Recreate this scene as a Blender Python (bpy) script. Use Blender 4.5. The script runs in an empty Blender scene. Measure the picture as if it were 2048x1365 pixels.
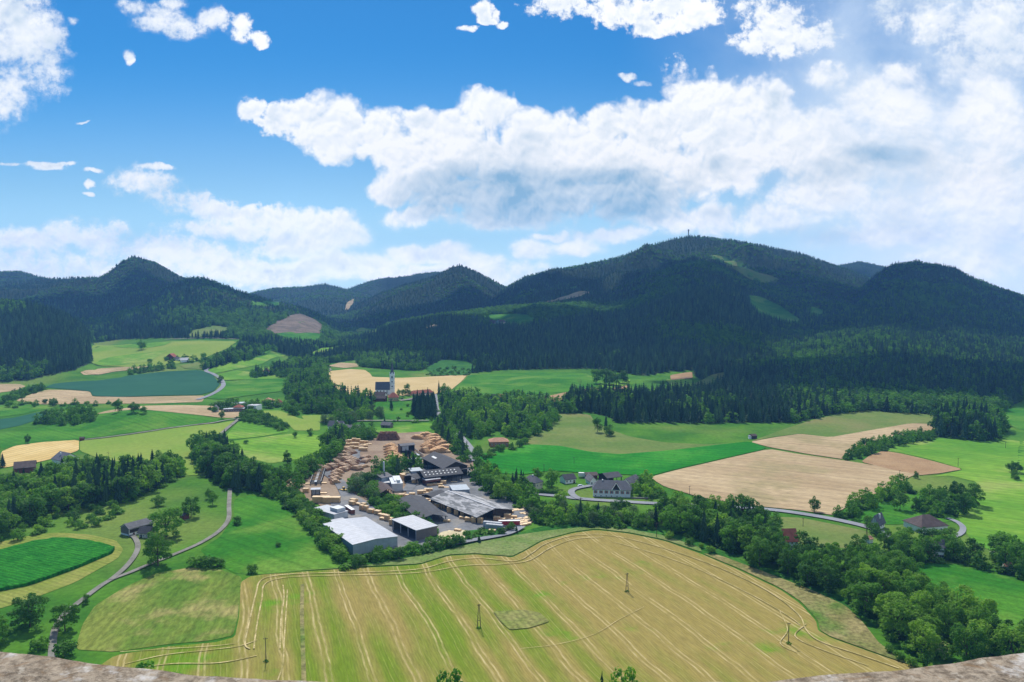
import bpy, math, random
import numpy as np
from mathutils import Vector, Matrix, geometry
random.seed(7)
R = math.radians
C = bpy.context.scene.collection
SC = bpy.context.scene

# ---------------------------------------------------------------- camera
F = 1593.0                      # focal length in pixels of the 2048-wide photograph
H = 150.0                       # eye height above the valley floor
TILT = math.atan(102.5 / F)
cam_d = bpy.data.cameras.new('camera')
cam_d.sensor_width = 36.0
cam_d.lens = 36.0 * F / 2048.0
cam_d.clip_start = 0.05
cam_d.clip_end = 40000.0
cam = bpy.data.objects.new('camera', cam_d)
C.objects.link(cam)
cam.location = (0, 0, H)
cam.rotation_euler = (math.pi / 2 - TILT, 0, 0)
SC.camera = cam
SC.view_settings.view_transform = 'Standard'
SC.view_settings.look = 'None'
SC.view_settings.exposure = 0.12
SC.view_settings.gamma = 1.0
SC.cycles.use_denoising = True
SC.cycles.max_bounces = 5
SC.cycles.diffuse_bounces = 3
SC.cycles.transparent_max_bounces = 8
SC.cycles.volume_bounces = 0
SC.render.use_persistent_data = False

def ray(px, py):
    """pixel of the photograph -> (u, e): the ray runs along (u, 1, e)"""
    cx = (np.asarray(px, float) - 1024.0) / F
    cy = (682.5 - np.asarray(py, float)) / F
    dy = math.cos(TILT) + cy * math.sin(TILT)
    dz = -math.sin(TILT) + cy * math.cos(TILT)
    return cx / dy, dz / dy

def project(x, y, z):
    x = np.asarray(x, float); y = np.asarray(y, float); z = np.asarray(z, float) - H
    d = y * math.cos(TILT) - z * math.sin(TILT)
    v = y * math.sin(TILT) + z * math.cos(TILT)
    return 1024.0 + F * x / d, 682.5 - F * v / d

# ---------------------------------------------------------------- sun and sky
SUN_EL, SUN_AZ = R(50), R(-14)   # azimuth from +Y (the view), positive to the right
sd = bpy.data.lights.new('sun', 'SUN')
sd.energy = 5.0
sd.angle = R(0.5)
sd.color = (1.0, 0.955, 0.88)
sun = bpy.data.objects.new('sun', sd)
C.objects.link(sun)
sdir = Vector((math.sin(SUN_AZ) * math.cos(SUN_EL), math.cos(SUN_AZ) * math.cos(SUN_EL), math.sin(SUN_EL)))
sun.rotation_euler = sdir.to_track_quat('Z', 'Y').to_euler()
sun.location = (0, 0, 800)

class NT:
    """small helper round a node tree"""
    def __init__(s, tree):
        s.t = tree; s.n = tree.nodes; s.l = tree.links
    def new(s, kind, **kw):
        n = s.n.new(kind)
        for k, v in kw.items(): setattr(n, k, v)
        return n
    def put(s, sock, v):
        if v is None: return
        if hasattr(v, 'is_output') or hasattr(v, 'links'): s.l.new(v, sock)
        else: sock.default_value = v
    def m(s, op, a, b=None, c=None, clamp=False):
        n = s.new('ShaderNodeMath', operation=op, use_clamp=clamp)
        for i, v in enumerate((a, b, c)): s.put(n.inputs[i], v)
        return n.outputs[0]
    def vm(s, op, a, b=None, c=None, scale=None):
        n = s.new('ShaderNodeVectorMath', operation=op)
        for i, v in enumerate((a, b, c)): s.put(n.inputs[i], v)
        if scale is not None: s.put(n.inputs['Scale'], scale)
        return n.outputs['Value'] if op in ('DOT_PRODUCT', 'LENGTH', 'DISTANCE') else n.outputs['Vector']
    def ss(s, v, a, b, lo=0.0, hi=1.0):
        n = s.new('ShaderNodeMapRange', interpolation_type='SMOOTHSTEP')
        s.put(n.inputs[0], v)
        for i, q in enumerate((a, b, lo, hi)): n.inputs[i + 1].default_value = q
        return n.outputs[0]
    def mix(s, f, a, b, mode='MIX'):
        n = s.new('ShaderNodeMix', data_type='RGBA', blend_type=mode)
        s.put(n.inputs[0], f)
        for sock, v in ((n.inputs[6], a), (n.inputs[7], b)):
            if isinstance(v, tuple) and len(v) == 3: v = (*v, 1.0)
            s.put(sock, v)
        return n.outputs[2]
    def noise(s, vec, scale, detail=4.0, rough=0.55, dist=0.0, lac=2.0):
        n = s.new('ShaderNodeTexNoise')
        s.put(n.inputs['Vector'], vec)
        for k, v in (('Scale', scale), ('Detail', detail), ('Roughness', rough), ('Distortion', dist), ('Lacunarity', lac)):
            n.inputs[k].default_value = v
        return n

# clouds: (centre px, centre py, radius x, radius y) in directions of the sky, turned into world directions below
BLOBS = [
 (5,60,100,95),(75,110,62,62),(5,180,60,62),(95,60,40,40),
 (315,32,42,24),(370,58,40,20),(430,45,40,18),(490,60,30,20),(520,76,22,14),(275,10,25,14),(345,8,30,10),
 (258,110,8,11),(262,124,5,8),(148,38,12,8),(165,237,11,3),(95,330,34,7),(70,324,30,6),(120,326,36,4),(15,322,24,4),(190,343,16,5),(184,366,10,5),(178,382,11,4),(300,333,40,5),
 (505,215,27,25),(524,243,14,12),
 (615,222,52,44),(680,248,62,48),(572,245,42,33),(740,280,58,44),(800,296,62,40),(850,312,38,28),(690,290,80,36),
 (838,250,34,34),(890,262,62,34),(943,212,34,32),(990,232,50,38),(1060,258,68,42),(1120,292,70,58),(960,300,110,50),(700,262,120,52),(1080,330,190,80),(1260,345,200,70),(870,330,110,45),
 (1060,350,120,60),(980,385,170,55),(1130,390,190,60),(1260,392,110,55),(850,365,60,26),(790,385,44,28),(850,432,80,20),(1000,440,130,20),
 (1210,248,52,32),(1290,248,90,48),(1347,150,44,38),(1268,150,26,10),(1290,162,26,10),(1400,178,60,40),(1475,195,70,46),(1548,222,50,50),
 (1400,250,130,66),(1500,290,130,60),(1300,305,130,60),(1655,160,46,30),(1710,180,70,42),(1795,140,44,22),(1790,215,86,62),
 (1640,258,92,56),(1700,310,160,66),(1830,310,90,70),(1430,350,110,34),(1390,440,110,26),(1640,390,110,46),(1560,440,120,30),
 (1800,425,130,56),(1970,400,140,120),(1975,260,100,110),(1980,90,105,110),(1870,40,50,56),(1760,470,160,24),(1960,520,140,30),(1900,380,120,70),
 (1140,6,80,30),(1240,18,80,34),(1360,22,76,36),(1300,50,46,16),(1560,28,92,46),(1550,80,74,36),(1625,72,62,36),(1775,25,38,34),
 (962,10,22,16),(970,30,26,9),(938,48,24,8),(1000,42,16,8),(985,20,12,12),
 (275,360,46,26),(322,378,44,28),(370,400,48,24),(425,420,50,20),(485,432,58,20),(565,442,72,26),(650,450,72,32),(705,470,44,34),(600,485,100,28),(430,455,110,18),
 (60,480,90,24),(138,466,52,26),(205,476,66,32),(285,500,82,34),(380,512,95,28),(450,530,110,30),(570,545,130,30),(700,530,100,28),(60,530,140,38),(220,545,160,30),
 (825,508,52,20),(895,504,50,20),(960,522,60,20),(1070,500,52,24),(1000,545,110,28),(1150,490,60,18),(1210,470,80,14),(1100,470,40,8),(880,550,120,20)]
SHADES = [(1000,392,260,85,.9),(1190,398,250,80,.9),(1000,300,90,32,.25),(640,232,40,26,.3),(900,385,80,28,.6),(1060,275,50,24,.4),(1440,330,90,20,.25),
 (1760,310,110,36,.55),(1540,205,36,30,.3),(1620,470,130,26,.4),(1650,350,110,34,.4),(2010,60,60,80,.3),(1850,460,120,40,.35),(700,320,70,16,.3),(1240,330,60,26,.3),
 (560,470,60,16,.25),(240,520,90,18,.2),(1450,420,90,26,.3),(20,20,50,40,.35)]
world = bpy.data.worlds.new('World')
SC.world = world
world.use_nodes = True
def build_sky():
    w = NT(world.node_tree); w.n.clear()
    out = w.new('ShaderNodeOutputWorld'); bg = w.new('ShaderNodeBackground')
    sky = w.new('ShaderNodeTexSky', sky_type='NISHITA')
    sky.sun_disc = False; sky.sun_elevation = SUN_EL; sky.sun_rotation = SUN_AZ
    sky.altitude = 500.0; sky.air_density = 1.0; sky.dust_density = 0.35; sky.ozone_density = 4.0
    tc = w.new('ShaderNodeTexCoord'); sep = w.new('ShaderNodeSeparateXYZ')
    w.l.new(tc.outputs['Generated'], sep.inputs[0])
    yy = w.m('MAXIMUM', sep.outputs['Y'], 0.08)
    u = w.m('DIVIDE', sep.outputs['X'], yy); e = w.m('DIVIDE', sep.outputs['Z'], yy)
    cmb = w.new('ShaderNodeCombineXYZ'); w.l.new(u, cmb.inputs[0]); w.l.new(e, cmb.inputs[1])
    p0 = cmb.outputs[0]
    # billowing edge: warp the coordinates
    wn = w.noise(p0, 9.0, 3.0, 0.55)
    p1 = w.vm('MULTIPLY_ADD', w.vm('SUBTRACT', wn.outputs['Color'], (0.5, 0.5, 0.5)), (0.045, 0.035, 0.0), p0)
    wn2 = w.noise(p0, 34.0, 4.0, 0.6)
    p2 = w.vm('MULTIPLY_ADD', w.vm('SUBTRACT', wn2.outputs['Color'], (0.5, 0.5, 0.5)), (0.016, 0.014, 0.0), p1)
    def field(p, blobs, k):
        acc = None
        for b in blobs:
            cu, ce = ray(b[0], b[1]); ru, re = b[2] * 1.10 / F, b[3] * 1.13 / F
            q = w.vm('MULTIPLY_ADD', p, (1 / ru, 1 / re, 0.0), (-float(cu) / ru, -float(ce) / re, 0.0))
            d = w.vm('DOT_PRODUCT', q, q)
            acc = d if acc is None else w.m('SMOOTH_MIN', acc, d, k)
        return acc
    q = field(p2, BLOBS, 0.7)
    base = w.m('SUBTRACT', 1.0, q)                     # >0 inside
    base = w.m('MAXIMUM', base, -2.0)
    def puff(p, sc):
        v = w.new('ShaderNodeTexVoronoi', feature='SMOOTH_F1', voronoi_dimensions='2D')
        w.l.new(p, v.inputs['Vector'])
        v.inputs['Scale'].default_value = sc; v.inputs['Detail'].default_value = 3.0
        v.inputs['Roughness'].default_value = 0.55; v.inputs['Smoothness'].default_value = 0.5
        return v.outputs['Distance']
    n1 = w.noise(p1, 14.0, 8.0, 0.57).outputs['Fac']
    su = 0.006
    psh = w.vm('ADD', p1, (-su * 0.35, su, 0.0))
    n1b = w.noise(psh, 14.0, 4.0, 0.57).outputs['Fac']
    v1 = puff(p2, 22.0); v1b = puff(w.vm('ADD', p2, (-su * 0.35, su, 0.0)), 22.0)
    nf = w.noise(p0, 70.0, 5.0, 0.65).outputs['Fac']
    nw = w.noise(w.vm('MULTIPLY', p0, (1.0, 1.7, 1.0)), 6.0, 9.0, 0.62, 0.5).outputs['Fac']
    # the right of the sky and the band over the hills is soft and torn, the middle heap is crisp
    soft = w.m('ADD', w.m('ADD', w.ss(u, 0.22, 0.50), w.ss(u, -0.30, -0.42)), w.ss(e, 0.11, 0.05, 0.0, 0.8), clamp=True)
    dens = w.m('MULTIPLY_ADD', w.m('SUBTRACT', n1, 0.5), 1.9, base)
    dens = w.m('MULTIPLY_ADD', w.m('SUBTRACT', 0.45, v1), w.m('MULTIPLY_ADD', soft, -0.6, 1.0), dens)
    wis = w.m('MAXIMUM', w.ss(u, -0.22, -0.34), w.ss(e, 0.25, 0.30))
    dens = w.m('MULTIPLY_ADD', w.m('SUBTRACT', nf, 0.5), w.m('MULTIPLY_ADD', wis, 2.4, 0.5), dens)
    dens = w.m('MULTIPLY_ADD', w.m('SUBTRACT', nw, 0.5), w.m('MULTIPLY_ADD', soft, 2.0, 0.8), dens)
    dens = w.m('SUBTRACT', dens, w.m('MULTIPLY', soft, 0.20))
    dens = w.m('ADD', dens, w.m('MULTIPLY', w.m('SUBTRACT', 1.0, soft), w.ss(e, 0.26, 0.22, 0.0, 0.24)))
    al1 = w.ss(dens, -0.34, 0.42); al2 = w.ss(dens, -0.9, 1.1)
    alpha = w.m('MULTIPLY_ADD', w.m('SUBTRACT', al2, al1), w.m('MULTIPLY', soft, 0.75), al1)
    # thin veil in the right half of the sky and a whitening near the horizon
    veil = w.m('MULTIPLY', w.ss(u, 0.12, 0.55), w.ss(w.noise(p0, 3.0, 6.0, 0.6, 0.6).outputs['Fac'], 0.28, 0.62, 0.25, 0.92))
    # light and shade inside the cloud: which way the puffs face, and the thick grey undersides
    n1c = w.noise(p1, 14.0, 4.0, 0.57).outputs['Fac']
    lit = w.m('ADD', w.m('MULTIPLY', w.m('SUBTRACT', n1c, n1b), 1.2), w.m('MULTIPLY', w.m('SUBTRACT', v1b, v1), 0.55))
    sh = None
    for b in SHADES:
        cu, ce = ray(b[0], b[1])
        qv = w.vm('MULTIPLY_ADD', p1, (F / b[2], F / b[3], 0.0), (-float(cu) * F / b[2], -float(ce) * F / b[3], 0.0))
        g = w.m('MULTIPLY', w.m('SUBTRACT', 1.0, w.vm('DOT_PRODUCT', qv, qv)), b[4] * 1.3)
        sh = g if sh is None else w.m('SMOOTH_MAX', sh, g, 0.25)
    sh = w.m('MULTIPLY', w.ss(sh, 0.0, 1.0), w.ss(n1, 0.25, 0.62, 0.75, 1.1))
    nm = w.noise(w.vm('MULTIPLY', p2, (1.0, 1.25, 1.0)), 8.5, 5.0, 0.55, 0.3).outputs['Fac']
    sh = w.m('ADD', sh, w.m('MULTIPLY', w.ss(nm, 0.47, 0.68, 0.0, 0.62), w.ss(dens, 0.25, 1.3)))
    thick = w.ss(dens, 0.3, 2.2)
    lit = w.m('MULTIPLY', lit, w.m('MULTIPLY_ADD', soft, -0.4, 1.0))
    lit = w.m('ADD', lit, w.m('MULTIPLY', soft, w.m('MULTIPLY', w.m('SUBTRACT', nw, 0.55), 1.5)))
    br = w.m('ADD', w.m('ADD', 0.95, lit), w.m('MULTIPLY', thick, -0.10))
    br = w.m('SUBTRACT', br, w.m('MULTIPLY', sh, 0.68), clamp=True)
    ccol = w.mix(br, (0.27, 0.47, 0.66), (1.02, 1.02, 1.02))
    hsv = w.new('ShaderNodeHueSaturation'); hsv.inputs['Saturation'].default_value = 1.25
    w.l.new(sky.outputs[0], hsv.inputs['Color'])
    skyc = w.vm('MULTIPLY', hsv.outputs[0], (SKY_K[0], SKY_K[1], SKY_K[2]))
    hz = w.ss(e, -0.02, 0.33, 1.0, 0.0)
    hz = w.m('POWER', hz, 1.5)
    skyc = w.mix(w.m('MULTIPLY', hz, 0.85), skyc, (0.60, 0.80, 0.95))
    skyc = w.mix(veil, skyc, (0.76, 0.87, 0.98))
    front = w.m('GREATER_THAN', sep.outputs['Y'], 0.1)
    col = w.mix(w.m('MULTIPLY', alpha, front), skyc, ccol)
    glow = w.ss(e, 0.17, 0.0, 10.0, HORIZON)
    w.l.new(w.vm('SCALE', col, scale=glow), bg.inputs['Color'])
    bg.inputs['Strength'].default_value = 0.1
    w.l.new(bg.outputs[0], out.inputs['Surface'])
HORIZON = 13.8     # the low sky is seen through the whole depth of the valley air
SKY_K = (0.025, 0.072, 0.088)
build_sky()
world.cycles.sampling_method = 'MANUAL'
world.cycles.sample_map_resolution = 512
# ---------------------------------------------------------------- terrain
def _h(ix, iy, seed):
    n = (ix.astype(np.int64) * 374761393 + iy.astype(np.int64) * 668265263 + seed * 1442695041) & 0xffffffff
    n = ((n ^ (n >> 13)) * 1274126177) & 0xffffffff
    n = n ^ (n >> 16)
    return (n & 0xffff) / 65535.0
def vnoise(x, y, seed=0):
    x = np.asarray(x, float); y = np.asarray(y, float)
    ix = np.floor(x); iy = np.floor(y); fx = x - ix; fy = y - iy
    fx = fx * fx * (3 - 2 * fx); fy = fy * fy * (3 - 2 * fy)
    ix = ix.astype(np.int64); iy = iy.astype(np.int64)
    a = _h(ix, iy, seed); b = _h(ix + 1, iy, seed); c = _h(ix, iy + 1, seed); d = _h(ix + 1, iy + 1, seed)
    return (a + (b - a) * fx) * (1 - fy) + (c + (d - c) * fx) * fy
def fbm(x, y, oct=4, seed=0, ridged=False):
    t = 0; a = 0.5; s = 0
    for i in range(oct):
        n = vnoise(x * 2 ** i + 17.3 * i, y * 2 ** i - 9.1 * i, seed + i)
        if ridged: n = 1 - abs(2 * n - 1)
        t = t + a * n; s += a; a *= 0.5
    return t / s

# skylines: photo pixels along the crest, distance of the crest, length of the near slope, of the far slope, shape, tree height on it
RIDGES = [
 ([(1560,560),(1640,532),(1690,522),(1720,516),(1770,527),(1830,560),(1900,600)], 5600, 1500, 1500, 1.2, 20),
 ([(900,660),(960,610),(1000,575),(1050,546),(1100,534),(1180,521),(1240,505),(1290,487),(1340,472),(1380,464),(1420,467),(1480,477),(1540,488),(1600,501),(1650,518),(1690,532),(1740,552),(1800,590),(1900,650)], 4200, 2500, 1800, 1.25, 20),
 ([(1600,660),(1680,610),(1740,552),(1770,530),(1790,520),(1830,515),(1880,522),(1930,538),(2000,568),(2048,583),(2200,640),(2400,680)], 3300, 1700, 1500, 1.15, 22),
 ([(900,660),(960,632),(1020,618),(1080,602),(1180,584),(1250,560),(1300,537),(1350,520),(1400,512),(1440,522),(1500,555),(1560,590),(1620,612),(1700,645),(1800,700)], 3000, 1650, 900, 1.2, 20),
 ([(1400,720),(1500,690),(1580,655),(1650,628),(1720,610),(1770,607),(1840,625),(1900,650),(1980,672),(2048,690),(2300,720)], 2250, 900, 500, 1.1, 24),
 ([(1060,800),(1150,785),(1250,770),(1320,765),(1400,748),(1480,720),(1560,702),(1650,700),(1800,705),(2048,712),(2300,730)], 1520, 560, 400, 1.2, 24),
 ([(580,720),(640,690),(700,665),(760,645),(800,632),(900,616),(1000,606),(1100,598),(1180,592),(1260,600),(1400,640)], 2600, 1080, 500, 1.15, 22),
 ([(560,680),(640,640),(700,612),(760,582),(820,562),(880,542),(905,532),(922,527),(945,536),(1000,564),(1050,592),(1120,630),(1200,670)], 4600, 1700, 1200, 1.15, 18),
 ([(400,620),(480,590),(515,578),(550,572),(600,570),(650,563),(680,570),(740,585),(800,610),(900,650)], 5600, 1800, 1200, 1.2, 18),
 ([(620,600),(700,572),(740,557),(760,552),(800,550),(830,545),(880,540),(940,545),(1000,575),(1040,600)], 6400, 1800, 1200, 1.2, 18),
 ([(-500,590),(-200,570),(0,560),(40,556),(100,550),(200,547),(230,531),(255,518),(275,513),(310,519),(350,541),(400,562),(460,588),(540,620),(640,680)], 4200, 2300, 1600, 1.2, 20),
 ([(-300,560),(-100,552),(0,541),(40,538),(80,548),(140,560),(240,600)], 5200, 1500, 1200, 1.2, 20),
 ([(120,690),(200,640),(280,592),(340,560),(380,546),(412,547),(450,562),(500,580),(560,596),(600,605),(640,622),(680,650),(720,685),(760,720)], 3000, 1300, 1200, 1.2, 20),
 ([(-700,600),(-300,590),(0,587),(60,592),(130,616),(165,640),(185,668),(200,705),(215,745),(240,790)], 1900, 620, 700, 1.1, 24),
 ([(150,760),(176,720),(186,692),(225,692),(270,688),(340,684),(420,682),(480,684),(540,700),(600,730)], 1750, 380, 300, 1.3, 0),
 ([(430,760),(560,715),(620,700),(690,690),(740,700),(800,730)], 2000, 500, 300, 1.3, 0),
 ([(-200,900),(0,880),(100,858),(180,836),(240,826),(275,824),(330,828),(400,838),(480,852),(560,870),(640,890)], 900, 190, 130, 1.5, 0),
 ([(470,855),(500,832),(530,821),(560,822),(600,832),(630,852)], 1010, 70, 60, 1.6, 0),
 ([(650,800),(700,790),(760,783),(840,784),(900,790),(960,810)], 1120, 150, 500, 1.4, 0),
 ([(940,790),(1000,766),(1080,757),(1160,758),(1230,775),(1280,790)], 1290, 130, 140, 1.6, 0),
 ([(1400,900),(1500,850),(1600,828),(1700,823),(1860,820),(2000,830),(2200,840)], 1050, 200, 500, 1.3, 0),
 ([(1800,985),(1880,965),(1960,955),(2048,948),(2300,930)], 640, 160, 260, 1.5, 0),
]
_RD = []
for pts, Y0, Ln, Lf, po, th in RIDGES:
    uu, ee = ray([p[0] for p in pts], [p[1] for p in pts])
    _RD.append((uu, H + ee * Y0 - th, Y0, Ln, Lf, po))
def terrain_exact(x, y):
    x = np.asarray(x, float); y = np.asarray(y, float)
    Y = np.maximum(y, 1.0); u = x / np.maximum(Y, 40.0)
    base = (fbm(x / 210.0, y / 210.0, 3, 5) - 0.5) * 5.0 * np.clip((Y - 250) / 400, 0, 1)
    base = base + np.clip(Y - 2600, 0, 6000) * 0.012
    z = base
    for uu, zz, Y0, Ln, Lf, po in _RD:
        zc = np.interp(u, uu, zz)
        edge = np.clip((u - uu[0]) / 0.03, 0, 1) * np.clip((uu[-1] - u) / 0.03, 0, 1)
        zc = zc * edge if uu[0] > -0.75 else zc * np.clip((uu[-1] - u) / 0.03, 0, 1)
        t = np.where(Y < Y0, (Y0 - Y) / Ln, (Y - Y0) / Lf)
        prof = np.clip(1 - t, 0, 1) ** po
        k = np.minimum(1.0, 8.0 * t * (Y0 / 3000 if Y0 > 2200 else 0.0))
        prof = prof * (1 - np.exp(-t * 0)) if False else prof
        r = np.maximum(zc, 0) * prof
        rough = (fbm(x / 420.0, y / 420.0, 4, 11, True) - 0.55) * np.clip(r / 260.0, 0, 1) * np.clip(t * 5, 0, 1)
        r = r + rough * 210.0 * (1 if Y0 > 2000 else 0.4)
        # smooth maximum with what is there
        kk = 6.0 if Y0 > 1400 else 2.0
        h = np.clip(0.5 + 0.5 * (r - z) / kk, 0, 1)
        z = np.where(r > 0.05, z + (r - z) * h + kk * h * (1 - h) * np.clip(r / 5, 0, 1), z)
    hill = 96.0 * np.clip(1 - Y / 262.0, 0, 1)
    return np.where(hill > 0, z * np.clip((Y - 240) / 60, 0, 1) + hill, z)

GU = np.concatenate([np.linspace(-1.0, -0.72, 60, endpoint=False), np.linspace(-0.72, 0.72, 860), np.linspace(0.72, 1.0, 60)[1:]])
_r = [12.0]
while _r[-1] < 7600: _r.append(_r[-1] * (1.0085 if _r[-1] > 240 else 1.05))
GY = np.array(_r)
_U, _Y = np.meshgrid(GU, GY)
GZ = terrain_exact(_U * np.maximum(_Y, 40.0), _Y)
def terrain(x, y):
    """height of the terrain mesh at a point"""
    x = np.asarray(x, float); y = np.asarray(y, float)
    Y = np.clip(y, GY[0], GY[-1] - 1); u = np.clip(x / np.maximum(Y, 40.0), GU[0], GU[-1] - 1e-6)
    a = np.interp(u, GU, np.arange(len(GU))); b = np.interp(Y, GY, np.arange(len(GY)))
    i = a.astype(int); j = b.astype(int); a = a - i; b = b - j
    i2 = np.minimum(i + 1, len(GU) - 1); j2 = np.minimum(j + 1, len(GY) - 1)
    return (GZ[j, i] * (1 - a) + GZ[j, i2] * a) * (1 - b) + (GZ[j2, i] * (1 - a) + GZ[j2, i2] * a) * b

def ground(px, py):
    """world points of the ground seen at photo pixels"""
    u, e = ray(px, py)
    u = np.atleast_1d(u).astype(float); e = np.atleast_1d(e).astype(float)
    K = np.concatenate([262.0 * 1.0035 ** np.arange(0, 1012)])
    hi = np.empty(u.shape); lo = np.empty(u.shape)
    for c in range(len(u)):
        m = terrain(u[c] * K, K) >= H + e[c] * K
        k = int(np.argmax(m)) if m.any() else len(K) - 1
        hi[c] = K[k]; lo[c] = K[max(0, k - 1)]
    for i in range(12):
        mid = (lo + hi) / 2
        up = terrain(u * mid, mid) >= H + e * mid
        hi = np.where(up, mid, hi); lo = np.where(up, lo, mid)
    return np.stack([u * hi, hi, terrain(u * hi, hi)], -1)
def G(px, py):
    return Vector(ground(px, py)[0])

def inside(px, py, poly):
    px = np.asarray(px, float); py = np.asarray(py, float)
    c = np.zeros(px.shape, bool); n = len(poly)
    for i in range(n):
        x1, y1 = poly[i]; x2, y2 = poly[(i + 1) % n]
        if y1 == y2: continue
        m = ((y1 > py) != (y2 > py)) & (px < (x2 - x1) * (py - y1) / (y2 - y1) + x1)
        c ^= m
    return c

# ---------------------------------------------------------------- object helpers
def put(name, verts, faces, mats, parent=None, mi=None, smooth=False):
    me = bpy.data.meshes.new(name)
    me.from_pydata([tuple(v) for v in verts], [], [tuple(f) for f in faces])
    for m in (mats if isinstance(mats, (list, tuple)) else [mats]): me.materials.append(m)
    if mi is not None: me.polygons.foreach_set('material_index', np.asarray(mi, dtype=np.int32))
    if smooth: me.polygons.foreach_set('use_smooth', [True] * len(me.polygons))
    me.update()
    o = bpy.data.objects.new(name, me); C.objects.link(o)
    if parent is not None: o.parent = parent
    return o
def put_np(name, v, f, mats, parent=None, mi=None, attr=None, smooth=False):
    """v (n,3), f (m,k) arrays"""
    me = bpy.data.meshes.new(name); n, k = f.shape
    me.vertices.add(len(v)); me.vertices.foreach_set('co', np.asarray(v, np.float32).ravel())
    me.loops.add(n * k); me.loops.foreach_set('vertex_index', f.astype(np.int32).ravel())
    me.polygons.add(n); me.polygons.foreach_set('loop_start', np.arange(0, n * k, k, dtype=np.int32))
    for m in (mats if isinstance(mats, (list, tuple)) else [mats]): me.materials.append(m)
    if mi is not None: me.polygons.foreach_set('material_index', mi.astype(np.int32))
    if smooth: me.polygons.foreach_set('use_smooth', np.ones(n, bool))
    if attr:
        for an, av in attr.items():
            a = me.attributes.new(an, 'FLOAT', 'POINT'); a.data.foreach_set('value', np.asarray(av, np.float32))
    me.update(calc_edges=True); me.validate()
    o = bpy.data.objects.new(name, me); C.objects.link(o)
    if parent is not None: o.parent = parent
    return o
def tag(o, label=None, cat=None, group=None, kind=None):
    if label: o['label'] = label
    if cat: o['category'] = cat
    if group: o['group'] = group
    if kind: o['kind'] = kind
    return o
def empty(name, loc, rz=0.0):
    o = bpy.data.objects.new(name, None); C.objects.link(o)
    o.empty_display_size = 1.0
    o.location = loc; o.rotation_euler = (0, 0, rz)
    return o

# ---------------------------------------------------------------- materials
def material(name, rough=0.9, spec=0.2):
    m = bpy.data.materials.new(name); m.use_nodes = True
    w = NT(m.node_tree); b = w.n['Principled BSDF']
    b.inputs['Roughness'].default_value = rough
    b.inputs['Specular IOR Level'].default_value = spec
    return m, w, b
def plain(name, col, rough=0.8, spec=0.3, var=0.12, scale=0.6, metal=0.0):
    m, w, b = material(name, rough, spec)
    tc = w.new('ShaderNodeTexCoord')
    n = w.noise(tc.outputs['Object'], scale, 4.0, 0.6)
    f = w.ss(n.outputs['Fac'], 0.3, 0.7, 1 - var, 1 + var)
    w.l.new(w.vm('SCALE', (col[0], col[1], col[2]), scale=f), b.inputs['Base Color'])
    b.inputs['Metallic'].default_value = metal
    return m
def geo_pos(w):
    return w.new('ShaderNodeNewGeometry').outputs['Position']
def crop(name, a, b_, scale=0.02, fine=0.5, angle=None, stripe=0.0, period=3.0, c=None, cscale=0.006, finev=0.18, stretch=1.0, bump=0.0):
    """a field: two colours in broad patches, fine grain, optional drill rows along an angle"""
    m, w, bs = material(name, 1.0, 0.05)
    p = geo_pos(w)
    if angle is not None:
        mp = w.new('ShaderNodeMapping', vector_type='TEXTURE'); mp.inputs['Rotation'].default_value = (0, 0, angle)
        w.l.new(p, mp.inputs['Vector']); p = mp.outputs[0]
    ps = w.vm('MULTIPLY', p, (1.0, 1.0 / stretch, 1.0))
    n = w.noise(ps, scale, 5.0, 0.6)
    col = w.mix(w.ss(n.outputs['Fac'], 0.35, 0.66), a, b_)
    if c is not None:
        n2 = w.noise(p, cscale, 4.0, 0.6)
        col = w.mix(w.ss(n2.outputs['Fac'], 0.50, 0.68), col, c)
    nf = w.noise(ps, fine, 4.0, 0.7)
    k = w.ss(nf.outputs['Fac'], 0.25, 0.75, 1 - finev, 1 + finev)
    if stripe:
        sx = w.new('ShaderNodeSeparateXYZ'); w.l.new(p, sx.inputs[0])
        wob = w.noise(p, 0.02, 2.0)
        xx = w.m('MULTIPLY_ADD', wob.outputs['Fac'], 3.0, sx.outputs[0])
        s = w.m('SINE', w.m('MULTIPLY', xx, 2 * math.pi / period))
        k = w.m('MULTIPLY', k, w.m('MULTIPLY_ADD', s, stripe, 1.0))
        t = w.m('FRACT', w.m('DIVIDE', w.m('ADD', xx, 9000.0), 19.0))
        ln = w.ss(w.m('ABSOLUTE', w.m('SUBTRACT', t, .5)), .055, .015)
        k = w.m('MULTIPLY', k, w.m('MULTIPLY_ADD', ln, -.16, 1.0))
    w.l.new(w.vm('SCALE', col, scale=k), bs.inputs['Base Color'])
    if bump:
        bn = w.new('ShaderNodeBump'); bn.inputs['Strength'].default_value = bump; bn.inputs['Distance'].default_value = 0.5
        w.l.new(nf.outputs['Fac'], bn.inputs['Height']); w.l.new(bn.outputs[0], bs.inputs['Normal'])
    return m
M = {}
M['meadow'] = crop('meadow_grass', (.050,.150,.014), (.10,.205,.020), .018, .35, c=(.15,.21,.045), finev=.22)
M['floor'] = crop('forest_floor', (.018,.035,.012), (.030,.052,.018), .05, .6)

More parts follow.
